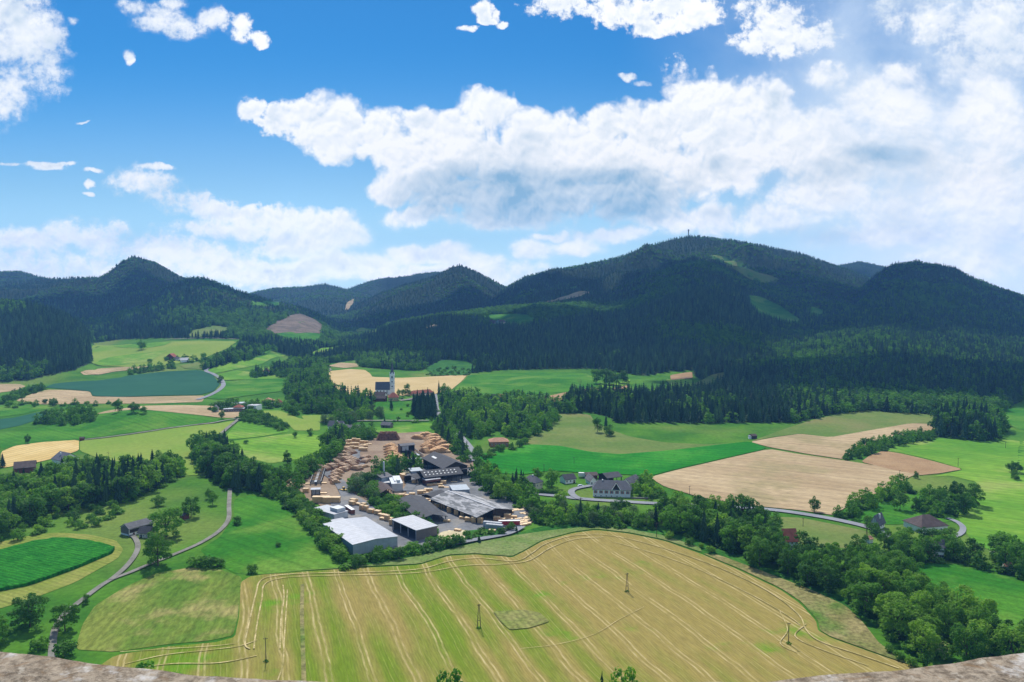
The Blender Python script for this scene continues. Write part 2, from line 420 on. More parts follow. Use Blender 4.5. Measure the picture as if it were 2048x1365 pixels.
# forest: everything uphill is wooded except the clearings (photo pixels of the ground)
FOREST = [
 [(-900,560),(-900,800),(0,765),(60,760),(150,740),(185,725),(180,690),(190,686),(240,680),(300,677),(480,677),(490,690),(465,705),(435,718),(405,736),(414,740),(445,728),(500,715),(552,704),(578,712),(582,728),
  (545,738),(506,748),(512,756),(576,747),(600,738),(640,728),(648,744),(656,738),(652,728),(712,720),(724,735),(760,738),(830,742),(880,735),(930,748),(1010,740),(1180,738),(1290,752),(1330,745),(1400,740),(1380,745),(1430,780),(1210,800),(1140,790),(1135,815),
  (1220,835),(1260,868),(1330,880),(1420,882),(1500,872),(1580,850),(1660,830),(1740,822),(1830,830),(1880,825),(1880,860),(1960,880),(2005,880),(2010,850),(1990,830),(2048,800),(2900,780),(2900,300),(-900,300)],
]
CLEAR = {}
TREES_OUT = []     # extra clearings that only keep trees away
def is_forest(px, py):
    f = np.zeros(np.shape(px), bool)
    for p in FOREST: f |= inside(px, py, p)
    for p in CLEAR.values(): f &= ~inside(px, py, p)
    return f

CLEAR.update({
 'ravine_pasture': [(500,706),(520,697),(556,694),(560,702),(530,709)],
 'ravine_meadow': [(604,718),(640,698),(690,691),(700,695),(660,710),(630,718)],
 'villa_garden': [(516,738),(545,736),(548,748),(518,750)],
 'mown_slope': [(376,673),(384,662),(430,652),(460,656),(456,668),(430,673),(395,676)],
 'high_pasture': [(498,610),(530,602),(560,604),(556,612),(520,613)],
 'logging_slope': [(524,662),(545,650),(580,632),(600,628),(630,640),(646,652),(644,668),(590,668),(540,668)],
 'logging_green': [(540,668),(644,668),(640,688),(600,688),(560,682)],
 'far_scar': [(690,622),(694,606),(708,598),(706,608),(697,620)],
 'glade_yellow': [(706,664),(722,656),(765,658),(752,668),(735,672)],
 'small_glade': [(848,658),(868,650),(878,652),(866,660)],
 'hill_farm_meadow': [(962,634),(985,630),(1040,628),(1080,640),(1062,652),(1020,652),(975,656),(990,646)],
 'hill_farm_bit': [(1100,636),(1140,630),(1128,637)],
 'ridge_stubble': [(1084,608),(1120,596),(1160,583),(1182,585),(1160,594),(1120,602),(1095,610)],
 'ridge_green': [(1130,578),(1156,572),(1150,578)],
 'ridge_brown': [(1178,650),(1196,640),(1210,647),(1200,652)],
 'slope_cut_upper': [(1416,512),(1440,512),(1470,524),(1500,540),(1540,552),(1560,560),(1530,568),(1500,560),(1470,540),(1445,522)],
 'slope_cut_lower': [(1496,592),(1520,594),(1560,612),(1600,640),(1600,652),(1560,646),(1520,634),(1502,612)],
 'slope_cut_small': [(1622,614),(1655,624),(1640,636),(1618,632)],
 'steep_pasture': [(1386,770),(1420,752),(1450,745),(1452,768),(1420,778)],
 'hidden_stubble': [(1340,752),(1384,745),(1386,758),(1342,762)],
 'hidden_green': [(1330,760),(1384,760),(1384,775),(1345,775)],
 'young_trees': [(850,738),(880,722),(930,722),(960,738),(930,752),(870,752)],
})
def build_terrain():
    U, YY = _U, _Y
    XX = U * np.maximum(YY, 40.0); Z = GZ
    nr, nc = U.shape
    v = np.stack([XX.ravel(), YY.ravel(), Z.ravel()], -1)
    i = np.arange(nr * nc).reshape(nr, nc)
    f = np.stack([i[:-1, :-1].ravel(), i[:-1, 1:].ravel(), i[1:, 1:].ravel(), i[1:, :-1].ravel()], -1)
    px, py = project(v[:, 0], v[:, 1], v[:, 2])
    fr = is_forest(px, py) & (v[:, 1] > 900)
    m, w, bs = material('ground_cover', 1.0, 0.05)
    # grass of the valley and the dark floor of the woods
    p = geo_pos(w)
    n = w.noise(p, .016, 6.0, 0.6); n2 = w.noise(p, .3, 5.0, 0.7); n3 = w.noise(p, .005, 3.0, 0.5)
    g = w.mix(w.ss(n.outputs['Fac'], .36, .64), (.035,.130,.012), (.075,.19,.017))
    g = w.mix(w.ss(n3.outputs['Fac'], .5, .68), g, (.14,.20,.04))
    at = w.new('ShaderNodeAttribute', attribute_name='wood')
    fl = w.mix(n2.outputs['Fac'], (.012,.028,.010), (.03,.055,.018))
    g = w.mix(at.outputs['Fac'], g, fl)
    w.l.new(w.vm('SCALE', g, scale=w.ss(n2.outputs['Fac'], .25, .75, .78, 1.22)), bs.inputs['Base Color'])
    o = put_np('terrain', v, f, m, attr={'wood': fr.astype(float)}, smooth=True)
    tag(o, kind='structure')
    return o
build_terrain()
# ---------------------------------------------------------------- fields, roads (all part of the ground)
def cdt(poly_w, spacing, extra=None):
    """triangulate a world polygon densely enough to follow the ground"""
    P = np.array([(p[0], p[1]) for p in poly_w])
    pts = []
    n = len(P)
    for i in range(n):
        a, b = P[i], P[(i + 1) % n]; k = max(1, int(np.linalg.norm(b - a) / spacing))
        for j in range(k): pts.append(a + (b - a) * j / k)
    nb = len(pts); edges = [(i, (i + 1) % nb) for i in range(nb)]
    x0, y0 = P.min(0); x1, y1 = P.max(0)
    gx, gy = np.meshgrid(np.arange(x0, x1, spacing), np.arange(y0, y1, spacing))
    gx = gx.ravel() + (np.arange(gx.size) % 3) * spacing * .1; gy = gy.ravel()
    B = np.array(pts); ok = inside(gx, gy, [tuple(p) for p in B])
    gx, gy = gx[ok], gy[ok]
    if len(gx):
        keep = np.ones(len(gx), bool)
        for q in range(0, nb, 400):
            d = np.hypot(gx[:, None] - B[None, q:q + 400, 0], gy[:, None] - B[None, q:q + 400, 1]).min(1)
            keep &= d > spacing * 0.35
        gx, gy = gx[keep], gy[keep]
    allp = [Vector(p) for p in pts] + [Vector((a, b)) for a, b in zip(gx, gy)]
    vo, eo, fo, _, _, _ = geometry.delaunay_2d_cdt(allp, edges, [], 1, 1e-4)
    return vo, fo
def smooth_poly(poly, k=2):
    P = [tuple(map(float, p)) for p in poly]
    for _ in range(k):
        Q = []
        for i in range(len(P)):
            a, b = P[i], P[(i + 1) % len(P)]
            Q += [(a[0] * .9 + b[0] * .1, a[1] * .9 + b[1] * .1), (a[0] * .1 + b[0] * .9, a[1] * .1 + b[1] * .9)]
        P = Q
    return P
LIFT = {}
def field(name, poly, mat, level=1, rounded=1, lift=0.0, near=None):
    pp = smooth_poly(poly, rounded) if rounded else poly
    w = ground([p[0] for p in pp], [p[1] for p in pp])
    Y = float(np.median(w[:, 1]))
    area = abs(sum(w[i][0] * w[(i + 1) % len(w)][1] - w[(i + 1) % len(w)][0] * w[i][1] for i in range(len(w)))) / 2
    sp = max(Y / 90.0, math.sqrt(area / 2600.0))
    vo, fo = cdt(w, sp)
    xy = np.array([(v[0], v[1]) for v in vo])
    z = terrain(xy[:, 0], xy[:, 1]) + lift + 0.10 * level + Y * 0.00022 * level + (0.25 if Y > 1300 else 0)
    o = put(name, [(a[0], a[1], b) for a, b in zip(xy, z)], fo, mat, smooth=True)
    # face up
    if len(o.data.polygons) and o.data.polygons[0].normal.z < 0: o.data.flip_normals()
    tag(o, kind='structure')
    return o
def catmull(P, k=8):
    P = [np.array(p, float) for p in P]
    P = [2 * P[0] - P[1]] + P + [2 * P[-1] - P[-2]]
    out = []
    for i in range(1, len(P) - 2):
        for j in range(k):
            t = j / k
            out.append(0.5 * ((2 * P[i]) + (-P[i - 1] + P[i + 1]) * t + (2 * P[i - 1] - 5 * P[i] + 4 * P[i + 1] - P[i + 2]) * t ** 2 + (-P[i - 1] + 3 * P[i] - 3 * P[i + 1] + P[i + 2]) * t ** 3))
    out.append(P[-2]); return out
def ribbon(name, pts, width, mat, level=3, world=False, kind='structure', lift=0.0):
    if world: W = [np.array(p[:2]) for p in pts]
    else: W = [g[:2] for g in ground([p[0] for p in pts], [p[1] for p in pts])]
    c = catmull(W, 8)
    # resample
    out = [c[0]]
    L = max(2.0, width * .8)
    for p in c[1:]:
        while np.linalg.norm(p - out[-1]) > L:
            out.append(out[-1] + (p - out[-1]) / np.linalg.norm(p - out[-1]) * L)
    v = []; f = []
    for i, p in enumerate(out):
        a = out[max(0, i - 1)]; b = out[min(len(out) - 1, i + 1)]
        d = b - a; d = d / (np.linalg.norm(d) + 1e-9); nrm = np.array([-d[1], d[0]])
        for s in (-.5, 0, .5):
            q = p + nrm * width * s
            v.append((q[0], q[1], 0))
        if i:
            k = 3 * i
            f += [(k - 3, k - 2, k + 1, k), (k - 2, k - 1, k + 2, k + 1)]
    v = np.array(v); Y = float(np.median(v[:, 1]))
    v[:, 2] = terrain(v[:, 0], v[:, 1]) + .10 * level + Y * 0.00022 * level + lift
    o = put(name, v, f, mat, smooth=True)
    if o.data.polygons[0].normal.z < 0: o.data.flip_normals()
    tag(o, kind=kind)
    return o

AX = math.atan2(-0.341, 1.0)     # heading of the tramlines of the big stubble field, from +Y
def stubble_material():
    m, w, bs = material('stubble_tramlines', 1.0, 0.05)
    p = geo_pos(w)
    mp = w.new('ShaderNodeMapping', vector_type='TEXTURE'); mp.inputs['Rotation'].default_value = (0, 0, -AX)
    w.l.new(p, mp.inputs['Vector']); q = mp.outputs[0]
    sx = w.new('ShaderNodeSeparateXYZ'); w.l.new(q, sx.inputs[0])
    qs = w.vm('MULTIPLY', q, (1.0, 0.12, 1.0))
    wob = w.noise(q, .011, 3.0).outputs['Fac']
    bend = w.noise(w.vm('MULTIPLY', q, (.3, 1.0, 1.0)), .05, 3.0).outputs['Fac']
    s = w.m('MULTIPLY_ADD', w.m('SUBTRACT', wob, .5), 10.0, sx.outputs[0])
    s = w.m('MULTIPLY_ADD', w.m('SUBTRACT', bend, .5), 1.3, s)
    P = 15.5
    t = w.m('FRACT', w.m('DIVIDE', w.m('ADD', s, 5000.0), P))
    brk = w.ss(w.noise(qs, .35, 4.0, .7).outputs['Fac'], .36, .60)
    fine = w.noise(qs, 1.1, 4.0, .7).outputs['Fac']
    def line(c, wd):
        return w.ss(w.m('ABSOLUTE', w.m('SUBTRACT', t, c)), wd, wd * .2)
    l = w.m('MAXIMUM', line(.42, .042), line(.56, .042))
    l = w.m('MULTIPLY', l, w.m('MULTIPLY_ADD', brk, .8, .2))
    l2 = w.m('MULTIPLY', w.m('MAXIMUM', line(.93, .018), line(.07, .016)), w.m('MULTIPLY', brk, .35))
    l = w.m('MAXIMUM', l, l2)
    # green regrowth between, brown soil along the wheelings and to the right
    patch = w.noise(qs, .035, 5.0, .62).outputs['Fac']
    big = w.noise(q, .0075, 3.0, .5).outputs['Fac']
    bare = w.m('ADD', w.ss(w.m('ABSOLUTE', w.m('SUBTRACT', t, .48)), .42, .10, -.04, .12), w.m('SUBTRACT', patch, .5))
    sp = w.new('ShaderNodeSeparateXYZ'); w.l.new(p, sp.inputs[0])
    east = w.ss(w.m('ADD', sp.outputs[0], w.m('MULTIPLY', sp.outputs[1], .10)), -20.0, 230.0, -.03, .32)
    bare = w.m('ADD', w.m('ADD', bare, east), w.m('MULTIPLY', w.m('SUBTRACT', big, .5), 1.0))
    col = w.mix(w.ss(bare, -.22, .22), (.130,.195,.015), (.265,.21,.062))
    col = w.mix(w.ss(w.noise(q, .02, 5.0, .6).outputs['Fac'], .58, .72), col, (.11,.235,.012))
    rows = w.m('SINE', w.m('MULTIPLY', s, 2 * math.pi / 1.15))
    col = w.vm('SCALE', col, scale=w.m('MULTIPLY_ADD', rows, .05, w.ss(fine, .2, .8, .78, 1.22)))
    straw = w.mix(w.ss(fine, .3, .7), (.38,.30,.13), (.60,.49,.26))
    w.l.new(w.mix(w.m('MULTIPLY', l, .62), col, straw), bs.inputs['Base Color'])
    return m
M['stubble'] = stubble_material()
M['wheat'] = crop('ripe_wheat', (.35,.255,.145), (.45,.34,.20), .02, .5, c=(.31,.25,.13), cscale=.015, finev=.2, stripe=.06, period=12, angle=1.1, stretch=3)
M['wheat_gold'] = crop('golden_wheat', (.52,.37,.14), (.60,.45,.20), .03, .8, finev=.12, stripe=.10, period=7, angle=-.25)
M['wheat_church'] = crop('church_wheat', (.47,.35,.16), (.53,.40,.20), .02, .5, finev=.08, stripe=.05, period=14, angle=1.3)
M['brown'] = crop('harrowed_soil', (.30,.19,.10), (.36,.24,.13), .03, .8, stripe=.12, period=4.5, angle=1.25)
M['vivid'] = crop('fresh_green_ley', (.012,.150,.010), (.022,.195,.013), .02, .35, c=(.05,.23,.02), cscale=.012, finev=.22, stripe=.07, period=11, angle=1.2)
M['green2'] = crop('green_ley', (.026,.140,.010), (.070,.205,.017), .016, .4, c=(.12,.23,.03), cscale=.013, finev=.24, stripe=.07, period=8, angle=.9)
M['light'] = crop('light_meadow', (.085,.23,.020), (.18,.32,.035), .012, .3, c=(.24,.31,.07), cscale=.012, finev=.2, stripe=.06, period=9, angle=1.0, stretch=2.5)
M['yellow'] = crop('yellowing_meadow', (.17,.27,.04), (.23,.29,.055), .012, .3, c=(.13,.26,.03), finev=.13)
M['olive'] = crop('olive_pasture', (.10,.17,.035), (.16,.20,.055), .014, .25, c=(.19,.18,.07), finev=.15)
M['teal'] = crop('blue_green_crop', (.020,.092,.052), (.027,.108,.060), .01, .3, finev=.06, stripe=.02, period=9, angle=1.3)
M['corn'] = crop('maize', (.012,.12,.010), (.025,.17,.014), .2, 1.2, finev=.4, stripe=.22, period=2.6, angle=1.15)
M['hay'] = crop('mown_hay_meadow', (.085,.165,.020), (.17,.205,.04), .03, .5, c=(.27,.24,.085), cscale=.03, finev=.34, stripe=.06, period=4.4, angle=.12, stretch=3)
M['mown'] = crop('mown_strip', (.17,.22,.035), (.24,.25,.06), .05, .6, finev=.2, stripe=.1, period=3, angle=1.1)
M['rough'] = crop('dry_rough_grass', (.17,.17,.055), (.26,.22,.095), .06, .45, c=(.08,.16,.025), cscale=.02, finev=.45, bump=.6)
M['reed'] = crop('tall_pale_grass', (.12,.19,.045), (.20,.23,.085), .05, .5, finev=.32, bump=.5)
M['bank'] = crop('dark_green_bank', (.022,.105,.014), (.045,.15,.02), .05, .4, finev=.35)
M['slash'] = crop('logged_slope', (.12,.10,.075), (.20,.155,.12), .03, .3, finev=.35)
M['dirt'] = crop('yard_dirt', (.23,.165,.115), (.31,.235,.165), .05, .5, finev=.15)
M['asphalt'] = crop('worn_asphalt', (.15,.155,.165), (.20,.205,.215), .05, .4, c=(.26,.24,.21), cscale=.04, finev=.10)
M['road'] = crop('road_asphalt', (.22,.23,.25), (.27,.28,.30), .05, .8, finev=.08)
M['track'] = crop('gravel_track', (.17,.165,.14), (.24,.23,.20), .1, 1.0, finev=.2)
M['straw'] = crop('loose_straw', (.27,.235,.08), (.56,.45,.23), .16, 1.4, finev=.3)
M['sawdust'] = crop('sawdust', (.50,.42,.26), (.60,.52,.34), .1, .8, finev=.1)

M['uncut'] = crop('uncut_rows', (.16,.19,.045), (.23,.22,.075), .06, .45, finev=.35, stripe=.10, period=3.0, angle=.33, bump=.5)
FIELDS = [
 ('stubble_field', [(482,1165),(500,1154),(527,1150),(600,1145),(681,1139),(760,1135),(839,1131),(870,1121),(897,1113),(949,1110),(1000,1113),(1024,1116),(1050,1103),(1085,1083),(1147,1067),(1191,1061),(1257,1068),(1330,1083),(1400,1108),(1480,1142),(1560,1180),(1600,1208),(1632,1243),(1636,1262),(1662,1277),(1760,1312),(1860,1345),(1960,1400),(1960,1440),(60,1440),(180,1345),(230,1312),(330,1295),(430,1286),(470,1275),(478,1235),(480,1190)], 'stubble', 1),
 ('grass_verge', [(560,1145),(681,1137),(760,1128),(840,1112),(900,1100),(960,1085),(1030,1072),(1100,1062),(1180,1054),(1250,1058),(1330,1073),(1400,1096),(1404,1106),(1330,1081),(1257,1066),(1191,1059),(1147,1065),(1085,1081),(1050,1101),(1024,1114),(949,1108),(897,1111),(839,1129),(760,1133),(681,1138)], 'reed', 2),
 ('rough_grass_strip', [(1404,1108),(1440,1112),(1520,1142),(1620,1180),(1690,1212),(1725,1245),(1760,1290),(1820,1325),(1880,1345),(1860,1346),(1760,1310),(1662,1275),(1640,1262),(1636,1243),(1604,1206),(1562,1178),(1482,1140)], 'rough', 2),
 ('mown_meadow', [(150,1300),(165,1250),(190,1212),(250,1175),(310,1148),(380,1136),(440,1140),(484,1155),(479,1190),(476,1235),(466,1272),(420,1282),(330,1290),(230,1305)], 'hay', 1),
 ('meadow', [(468,1000),(500,992),(560,1000),(600,1030),(640,1082),(690,1122),(692,1136),(600,1143),(520,1150),(470,1148),(420,1122),(400,1100),(440,1075),(468,1035)], 'green2', 1),
 ('mown_strip', [(-60,1100),(0,1085),(60,1072),(110,1066),(180,1070),(232,1082),(247,1100),(235,1118),(150,1166),(60,1200),(0,1218),(-60,1230)], 'mown', 1),
 ('wheat_field', [(2,905),(30,893),(80,886),(158,881),(158,902),(120,915),(80,925),(0,938)], 'wheat_gold', 2),
 ('yellow_meadow', [(160,903),(160,882),(230,873),(300,864),(400,850),(470,842),(470,850),(440,868),(400,872),(385,890),(380,910),(392,935),(415,950),(372,952),(366,912),(300,922),(250,925),(200,918)], 'yellow', 1),
 ('knoll_meadow', [(-30,905),(-30,870),(60,862),(150,838),(200,826),(275,820),(330,824),(400,834),(455,840),(380,851),(280,864),(160,880),(60,888)], 'green2', 1),
 ('wheat_field', [(188,830),(215,822),(290,812),(360,811),(418,812),(480,822),(476,837),(440,836),(400,831),(330,824),(275,819),(220,826)], 'wheat', 1),
 ('wheat_field', [(30,802),(60,790),(95,780),(140,781),(180,784),(185,794),(260,795),(340,793),(412,792),(404,805),(300,808),(180,808),(80,810)], 'wheat', 1),
 ('blue_green_crop', [(88,776),(110,768),(200,762),(260,752),(330,744),(400,741),(425,750),(440,770),(428,783),(400,791),(330,792),(240,795),(186,793),(181,784),(140,780)], 'teal', 2),
 ('green_crop', [(-30,812),(60,811),(120,812),(100,818),(40,830),(-30,838)], 'green2', 1),
 ('blue_green_crop', [(-30,842),(30,836),(90,822),(90,835),(40,852),(-30,866)], 'teal', 1),
 ('wheat_field', [(-30,768),(40,769),(52,773),(30,782),(-30,790)], 'wheat', 1),
 ('wheat_field', [(160,745),(200,738),(260,734),(300,733),(296,738),(230,744),(200,750),(168,751)], 'wheat', 1),
 ('hill_meadow', [(177,722),(180,705),(188,690),(225,692),(270,690),(330,684),(400,682),(475,683),(455,698),(420,712),(400,722),(330,732),(260,735),(200,733)], 'yellow', 1),
 ('hill_pasture', [(186,728),(220,715),(300,706),(335,702),(320,712),(300,724),(240,732),(200,733)], 'light', 2),
 ('hill_pasture', [(225,694),(290,688),(345,684),(330,692),(290,698),(245,697)], 'light', 2),
 ('olive_pasture', [(400,724),(430,730),(412,740),(370,738),(360,732)], 'olive', 1),
 ('green_field', [(414,742),(440,731),(500,720),(552,709),(572,712),(520,730),(480,738),(440,746),(424,749)], 'light', 1),
 ('green_field', [(428,752),(470,742),(500,745),(500,752),(560,750),(576,752),(576,758),(440,762)], 'light', 2),
 ('ley_field', [(442,764),(500,760),(576,757),(578,772),(560,784),(500,792),(440,800),(412,798),(440,784),(448,773)], 'green2', 2),
 ('wheat_field', [(654,733),(680,726),(712,728),(718,734),(690,737)], 'wheat', 1),
 ('wheat_field', [(646,750),(660,743),(700,739),(730,741),(740,748),(745,755),(800,757),(850,755),(935,750),(922,765),(900,782),(860,792),(760,793),(690,793),(664,782),(655,765)], 'wheat_church', 1),
 ('ley_field', [(937,751),(1000,748),(1090,744),(1170,747),(1190,756),(1200,764),(1235,768),(1220,776),(1150,784),(1060,790),(960,792),(906,786),(925,765)], 'green2', 1),
 ('wheat_field', [(1080,797),(1130,786),(1180,778),(1250,770),(1258,775),(1220,787),(1150,795),(1120,804),(1090,806)], 'brown', 2),
 ('green_patch', [(1195,772),(1235,768),(1262,760),(1255,772),(1210,780)], 'light', 3),
 ('olive_pasture', [(1040,880),(1060,868),(1100,835),(1120,826),(1180,830),(1190,845),(1220,860),(1260,874),(1330,886),(1420,890),(1505,884),(1480,888),(1350,902),(1240,910),(1180,905),(1120,893),(1070,893)], 'olive', 1),
 ('olive_pasture', [(1500,884),(1560,862),(1620,842),(1680,828),(1740,822),(1800,826),(1868,830),(1870,846),(1820,848),(1740,862),(1660,876),(1600,868),(1540,876)], 'olive', 1),
 ('ley_field', [(950,912),(1000,903),(1060,890),(1120,893),(1180,905),(1240,910),(1350,901),(1440,890),(1500,884),(1536,898),(1420,924),(1300,953),(1250,950),(1180,948),(1100,942),(1050,950),(1000,948),(960,930)], 'vivid', 2),
 ('wheat_field', [(1298,956),(1420,926),(1538,899),(1600,910),(1700,924),(1760,934),(1832,950),(1805,962),(1760,985),(1700,1010),(1668,1032),(1600,1022),(1500,1012),(1400,996),(1330,975)], 'wheat', 2),
 ('wheat_field', [(1500,885),(1550,876),(1600,869),(1660,876),(1740,862),(1820,848),(1868,849),(1870,862),(1780,878),(1712,900),(1688,920),(1620,910),(1540,896)], 'wheat', 2),
 ('harrowed_field', [(1722,925),(1740,912),(1766,903),(1800,908),(1860,922),(1926,940),(1880,948),(1838,952),(1780,940)], 'brown', 2),
 ('sunlit_meadow', [(1770,902),(1800,890),(1880,877),(1960,884),(2010,880),(2120,890),(2160,1130),(2048,1118),(1990,1106),(1945,1085),(1925,1055),(1915,1030),(1950,1000),(1955,965),(1900,952),(1860,955),(1930,940),(1862,920),(1800,906)], 'light', 1),
 ('small_ley', [(2012,820),(2048,810),(2200,800),(2200,870),(2048,862),(2010,850)], 'green2', 1),
 ('green_crop', [(1795,1122),(1860,1128),(1930,1130),(1990,1148),(2060,1168),(2160,1190),(2160,1300),(2048,1262),(1990,1240),(1930,1210),(1870,1180),(1820,1150)], 'green2', 1),
 ('olive_pasture', [(1530,1034),(1600,1036),(1660,1048),(1738,1064),(1742,1088),(1700,1098),(1620,1092),(1550,1080)], 'olive', 1),
 ('garden_lawn', [(1660,1035),(1700,1015),(1790,990),(1850,985),(1930,1020),(1900,1045),(1800,1050),(1740,1050)], 'green2', 1),
 ('light_meadow', [(478,842),(530,850),(570,855),(580,864),(520,874),(455,880),(452,872)], 'light', 1),
 ('yellow_meadow', [(520,822),(560,822),(600,838),(640,845),(640,862),(590,862),(575,848)], 'yellow', 1),
 ('light_meadow', [(455,884),(520,876),(580,868),(652,872),(654,892),(640,906),(600,918),(540,928),(490,915),(462,900)], 'light', 1),
 ('light_meadow', [(744,856),(800,852),(862,846),(870,860),(830,870),(790,876),(752,874)], 'light', 1),
 ('light_meadow', [(602,832),(660,830),(740,834),(745,842),(660,846),(610,842)], 'yellow', 1),
 ('church_green', [(745,806),(800,802),(862,806),(870,840),(800,845),(750,830)], 'green2', 1),
 ('dark_bank', [(700,1136),(760,1116),(860,1100),(930,1088),(1000,1078),(1075,1055),(1160,1046),(1300,1055),(1400,1085),(1500,1128),(1620,1165),(1700,1200),(1735,1240),(1690,1212),(1620,1180),(1520,1142),(1440,1112),(1330,1073),(1250,1058),(1180,1054),(1100,1062),(960,1085),(840,1112),(760,1128)], 'bank', 1),
 ('sawmill_yard', [(572,985),(580,960),(620,925),(660,895),(690,880),(760,870),(850,864),(885,872),(910,895),(945,915),(950,960),(1000,985),(1080,1030),(1060,1050),(1000,1072),(930,1086),(870,1092),(790,1102),(700,1105),(640,1010),(600,1000)], 'dirt', 2),
 ('asphalt_yard', [(815,935),(850,925),(935,935),(955,965),(1000,985),(1075,1030),(1050,1052),(1000,1068),(930,1082),(870,1070),(850,1040),(810,985)], 'asphalt', 4),
 ('asphalt_yard', [(660,1000),(700,985),(740,1010),(880,1075),(880,1092),(800,1100),(700,1100),(668,1050)], 'asphalt', 4),
 ('sawdust_patch', [(868,1075),(890,1066),(930,1064),(950,1070),(930,1080),(890,1086)], 'sawdust', 6),
 ('sawdust_patch', [(802,946),(812,936),(822,938),(822,948),(806,952)], 'sawdust', 6),
 ('planted_strip', [(735,988),(760,990),(800,1010),(868,1062),(878,1078),(850,1078),(790,1045),(740,1012)], 'bank', 6),
 ('grass_bank', [(930,1066),(990,1060),(1010,1072),(960,1078),(930,1082)], 'bank', 6),
]
CLR_MAT = {'ravine_pasture':'green2','ravine_meadow':'light','villa_garden':'light','mown_slope':'olive','high_pasture':'green2','logging_slope':'slash','logging_green':'green2','far_scar':'wheat','glade_yellow':'yellow','small_glade':'wheat',
 'hill_farm_meadow':'green2','hill_farm_bit':'light','ridge_stubble':'wheat','ridge_green':'green2','ridge_brown':'olive','slope_cut_upper':'olive','slope_cut_lower':'green2','slope_cut_small':'green2',
 'steep_pasture':'olive','hidden_stubble':'brown','hidden_green':'light','young_trees':'bank'}
for nm, poly, mt, lv in FIELDS: field(nm, poly, M[mt], lv)
for nm, poly in CLEAR.items(): field(nm, poly, M[CLR_MAT[nm]], 1, lift=.6)
# the maize stands as a block two metres tall
def maize():
    poly = smooth_poly([(-60,1120),(0,1106),(60,1090),(110,1080),(180,1086),(230,1100),(225,1108),(150,1140),(60,1172),(0,1184),(-60,1196)], 1)
    w = ground([p[0] for p in poly], [p[1] for p in poly])
    vo, fo = cdt(w, 3.2)
    xy = np.array([(v[0], v[1]) for v in vo]); g = terrain(xy[:, 0], xy[:, 1])
    top = g + 2.0 + (vnoise(xy[:, 0] * .9, xy[:, 1] * .9, 3) - .5) * 1.0
    n = len(xy); V = [(a[0], a[1], t) for a, t in zip(xy, top)]; Fc = [tuple(f) for f in fo]
    cnt = {}
    for f in fo:
        for i in range(3): cnt.setdefault(frozenset((f[i], f[(i + 1) % 3])), []).append((f[i], f[(i + 1) % 3]))
    base = {}
    for k, e in cnt.items():
        if len(e) == 1:
            a, b = e[0]
            for q in (a, b):
                if q not in base: base[q] = len(V); V.append((xy[q][0], xy[q][1], g[q]))
            Fc.append((b, a, base[a], base[b]))
    o = put('maize_field', V, Fc, M['corn']); tag(o, kind='stuff')
maize()
ribbon('farm_track', [(104,1345),(104,1312),(110,1262),(132,1228),(160,1205),(215,1165),(262,1146),(300,1130),(345,1112),(400,1088),(438,1064),(457,1040),(458,1012),(460,978)], 3.0, M['track'])
ribbon('farm_track', [(222,1162),(248,1140),(268,1116),(276,1096),(270,1078),(256,1070)], 3.0, M['track'], 4)
ribbon('field_lane', [(158,882),(230,874),(300,864),(400,850),(445,843),(480,838)], 3.4, M['track'])
ribbon('field_lane', [(440,872),(455,858),(470,846),(480,838)], 4.0, M['track'], 4)
ribbon('lane', [(395,801),(420,792),(440,780),(447,770),(440,758),(428,750),(412,743),(420,735),(434,730)], 7.0, M['road'])
ribbon('hill_lane', [(330,680),(380,678),(440,678),(480,679)], 6.0, M['track'], 2)
ribbon('road', [(1018,982),(1060,988),(1110,993),(1150,998),(1200,1002),(1300,1008),(1400,1012),(1500,1018),(1560,1023),(1640,1035),(1700,1047),(1748,1060),(1790,1080)], 6.4, M['road'])
ribbon('farm_drive', [(1160,1000),(1148,994),(1142,986),(1152,979),(1188,972)], 5.0, M['road'], 4)
ribbon('village_road', [(948,925),(942,905),(930,888),(912,868),(898,852),(884,838),(872,822),(870,806),(868,790)], 8.5, M['road'], 5)
ribbon('exit_road', [(905,1092),(940,1085),(985,1077),(1020,1069),(1048,1054)], 5.0, M['road'], 6)
ribbon('house_drive', [(1895,1038),(1915,1046),(1926,1057),(1922,1068),(1905,1078)], 3.6, M['road'])
ribbon('church_lane', [(640,846),(700,844),(760,843),(830,843),(864,843)], 5.0, M['track'], 4)
ribbon('church_lane', [(800,803),(822,800),(845,793),(858,789)], 7.0, M['track'], 4)
ribbon('field_path', [(648,748),(660,742),(658,738)], 5.0, M['track'], 4)
ribbon('river_meadow_path', [(1985,1105),(2015,1118),(2060,1125)], 4.0, M['road'])
ribbon('yard_road', [(815,985),(830,960),(838,940),(828,925)], 8.0, M['asphalt'], 5)
ribbon('yard_road', [(700,1003),(690,985),(678,965),(655,948),(640,935)], 9.0, M['asphalt'], 4)
ribbon('yard_road', [(724,935),(716,922),(712,908),(720,898)], 7.0, M['asphalt'], 4)
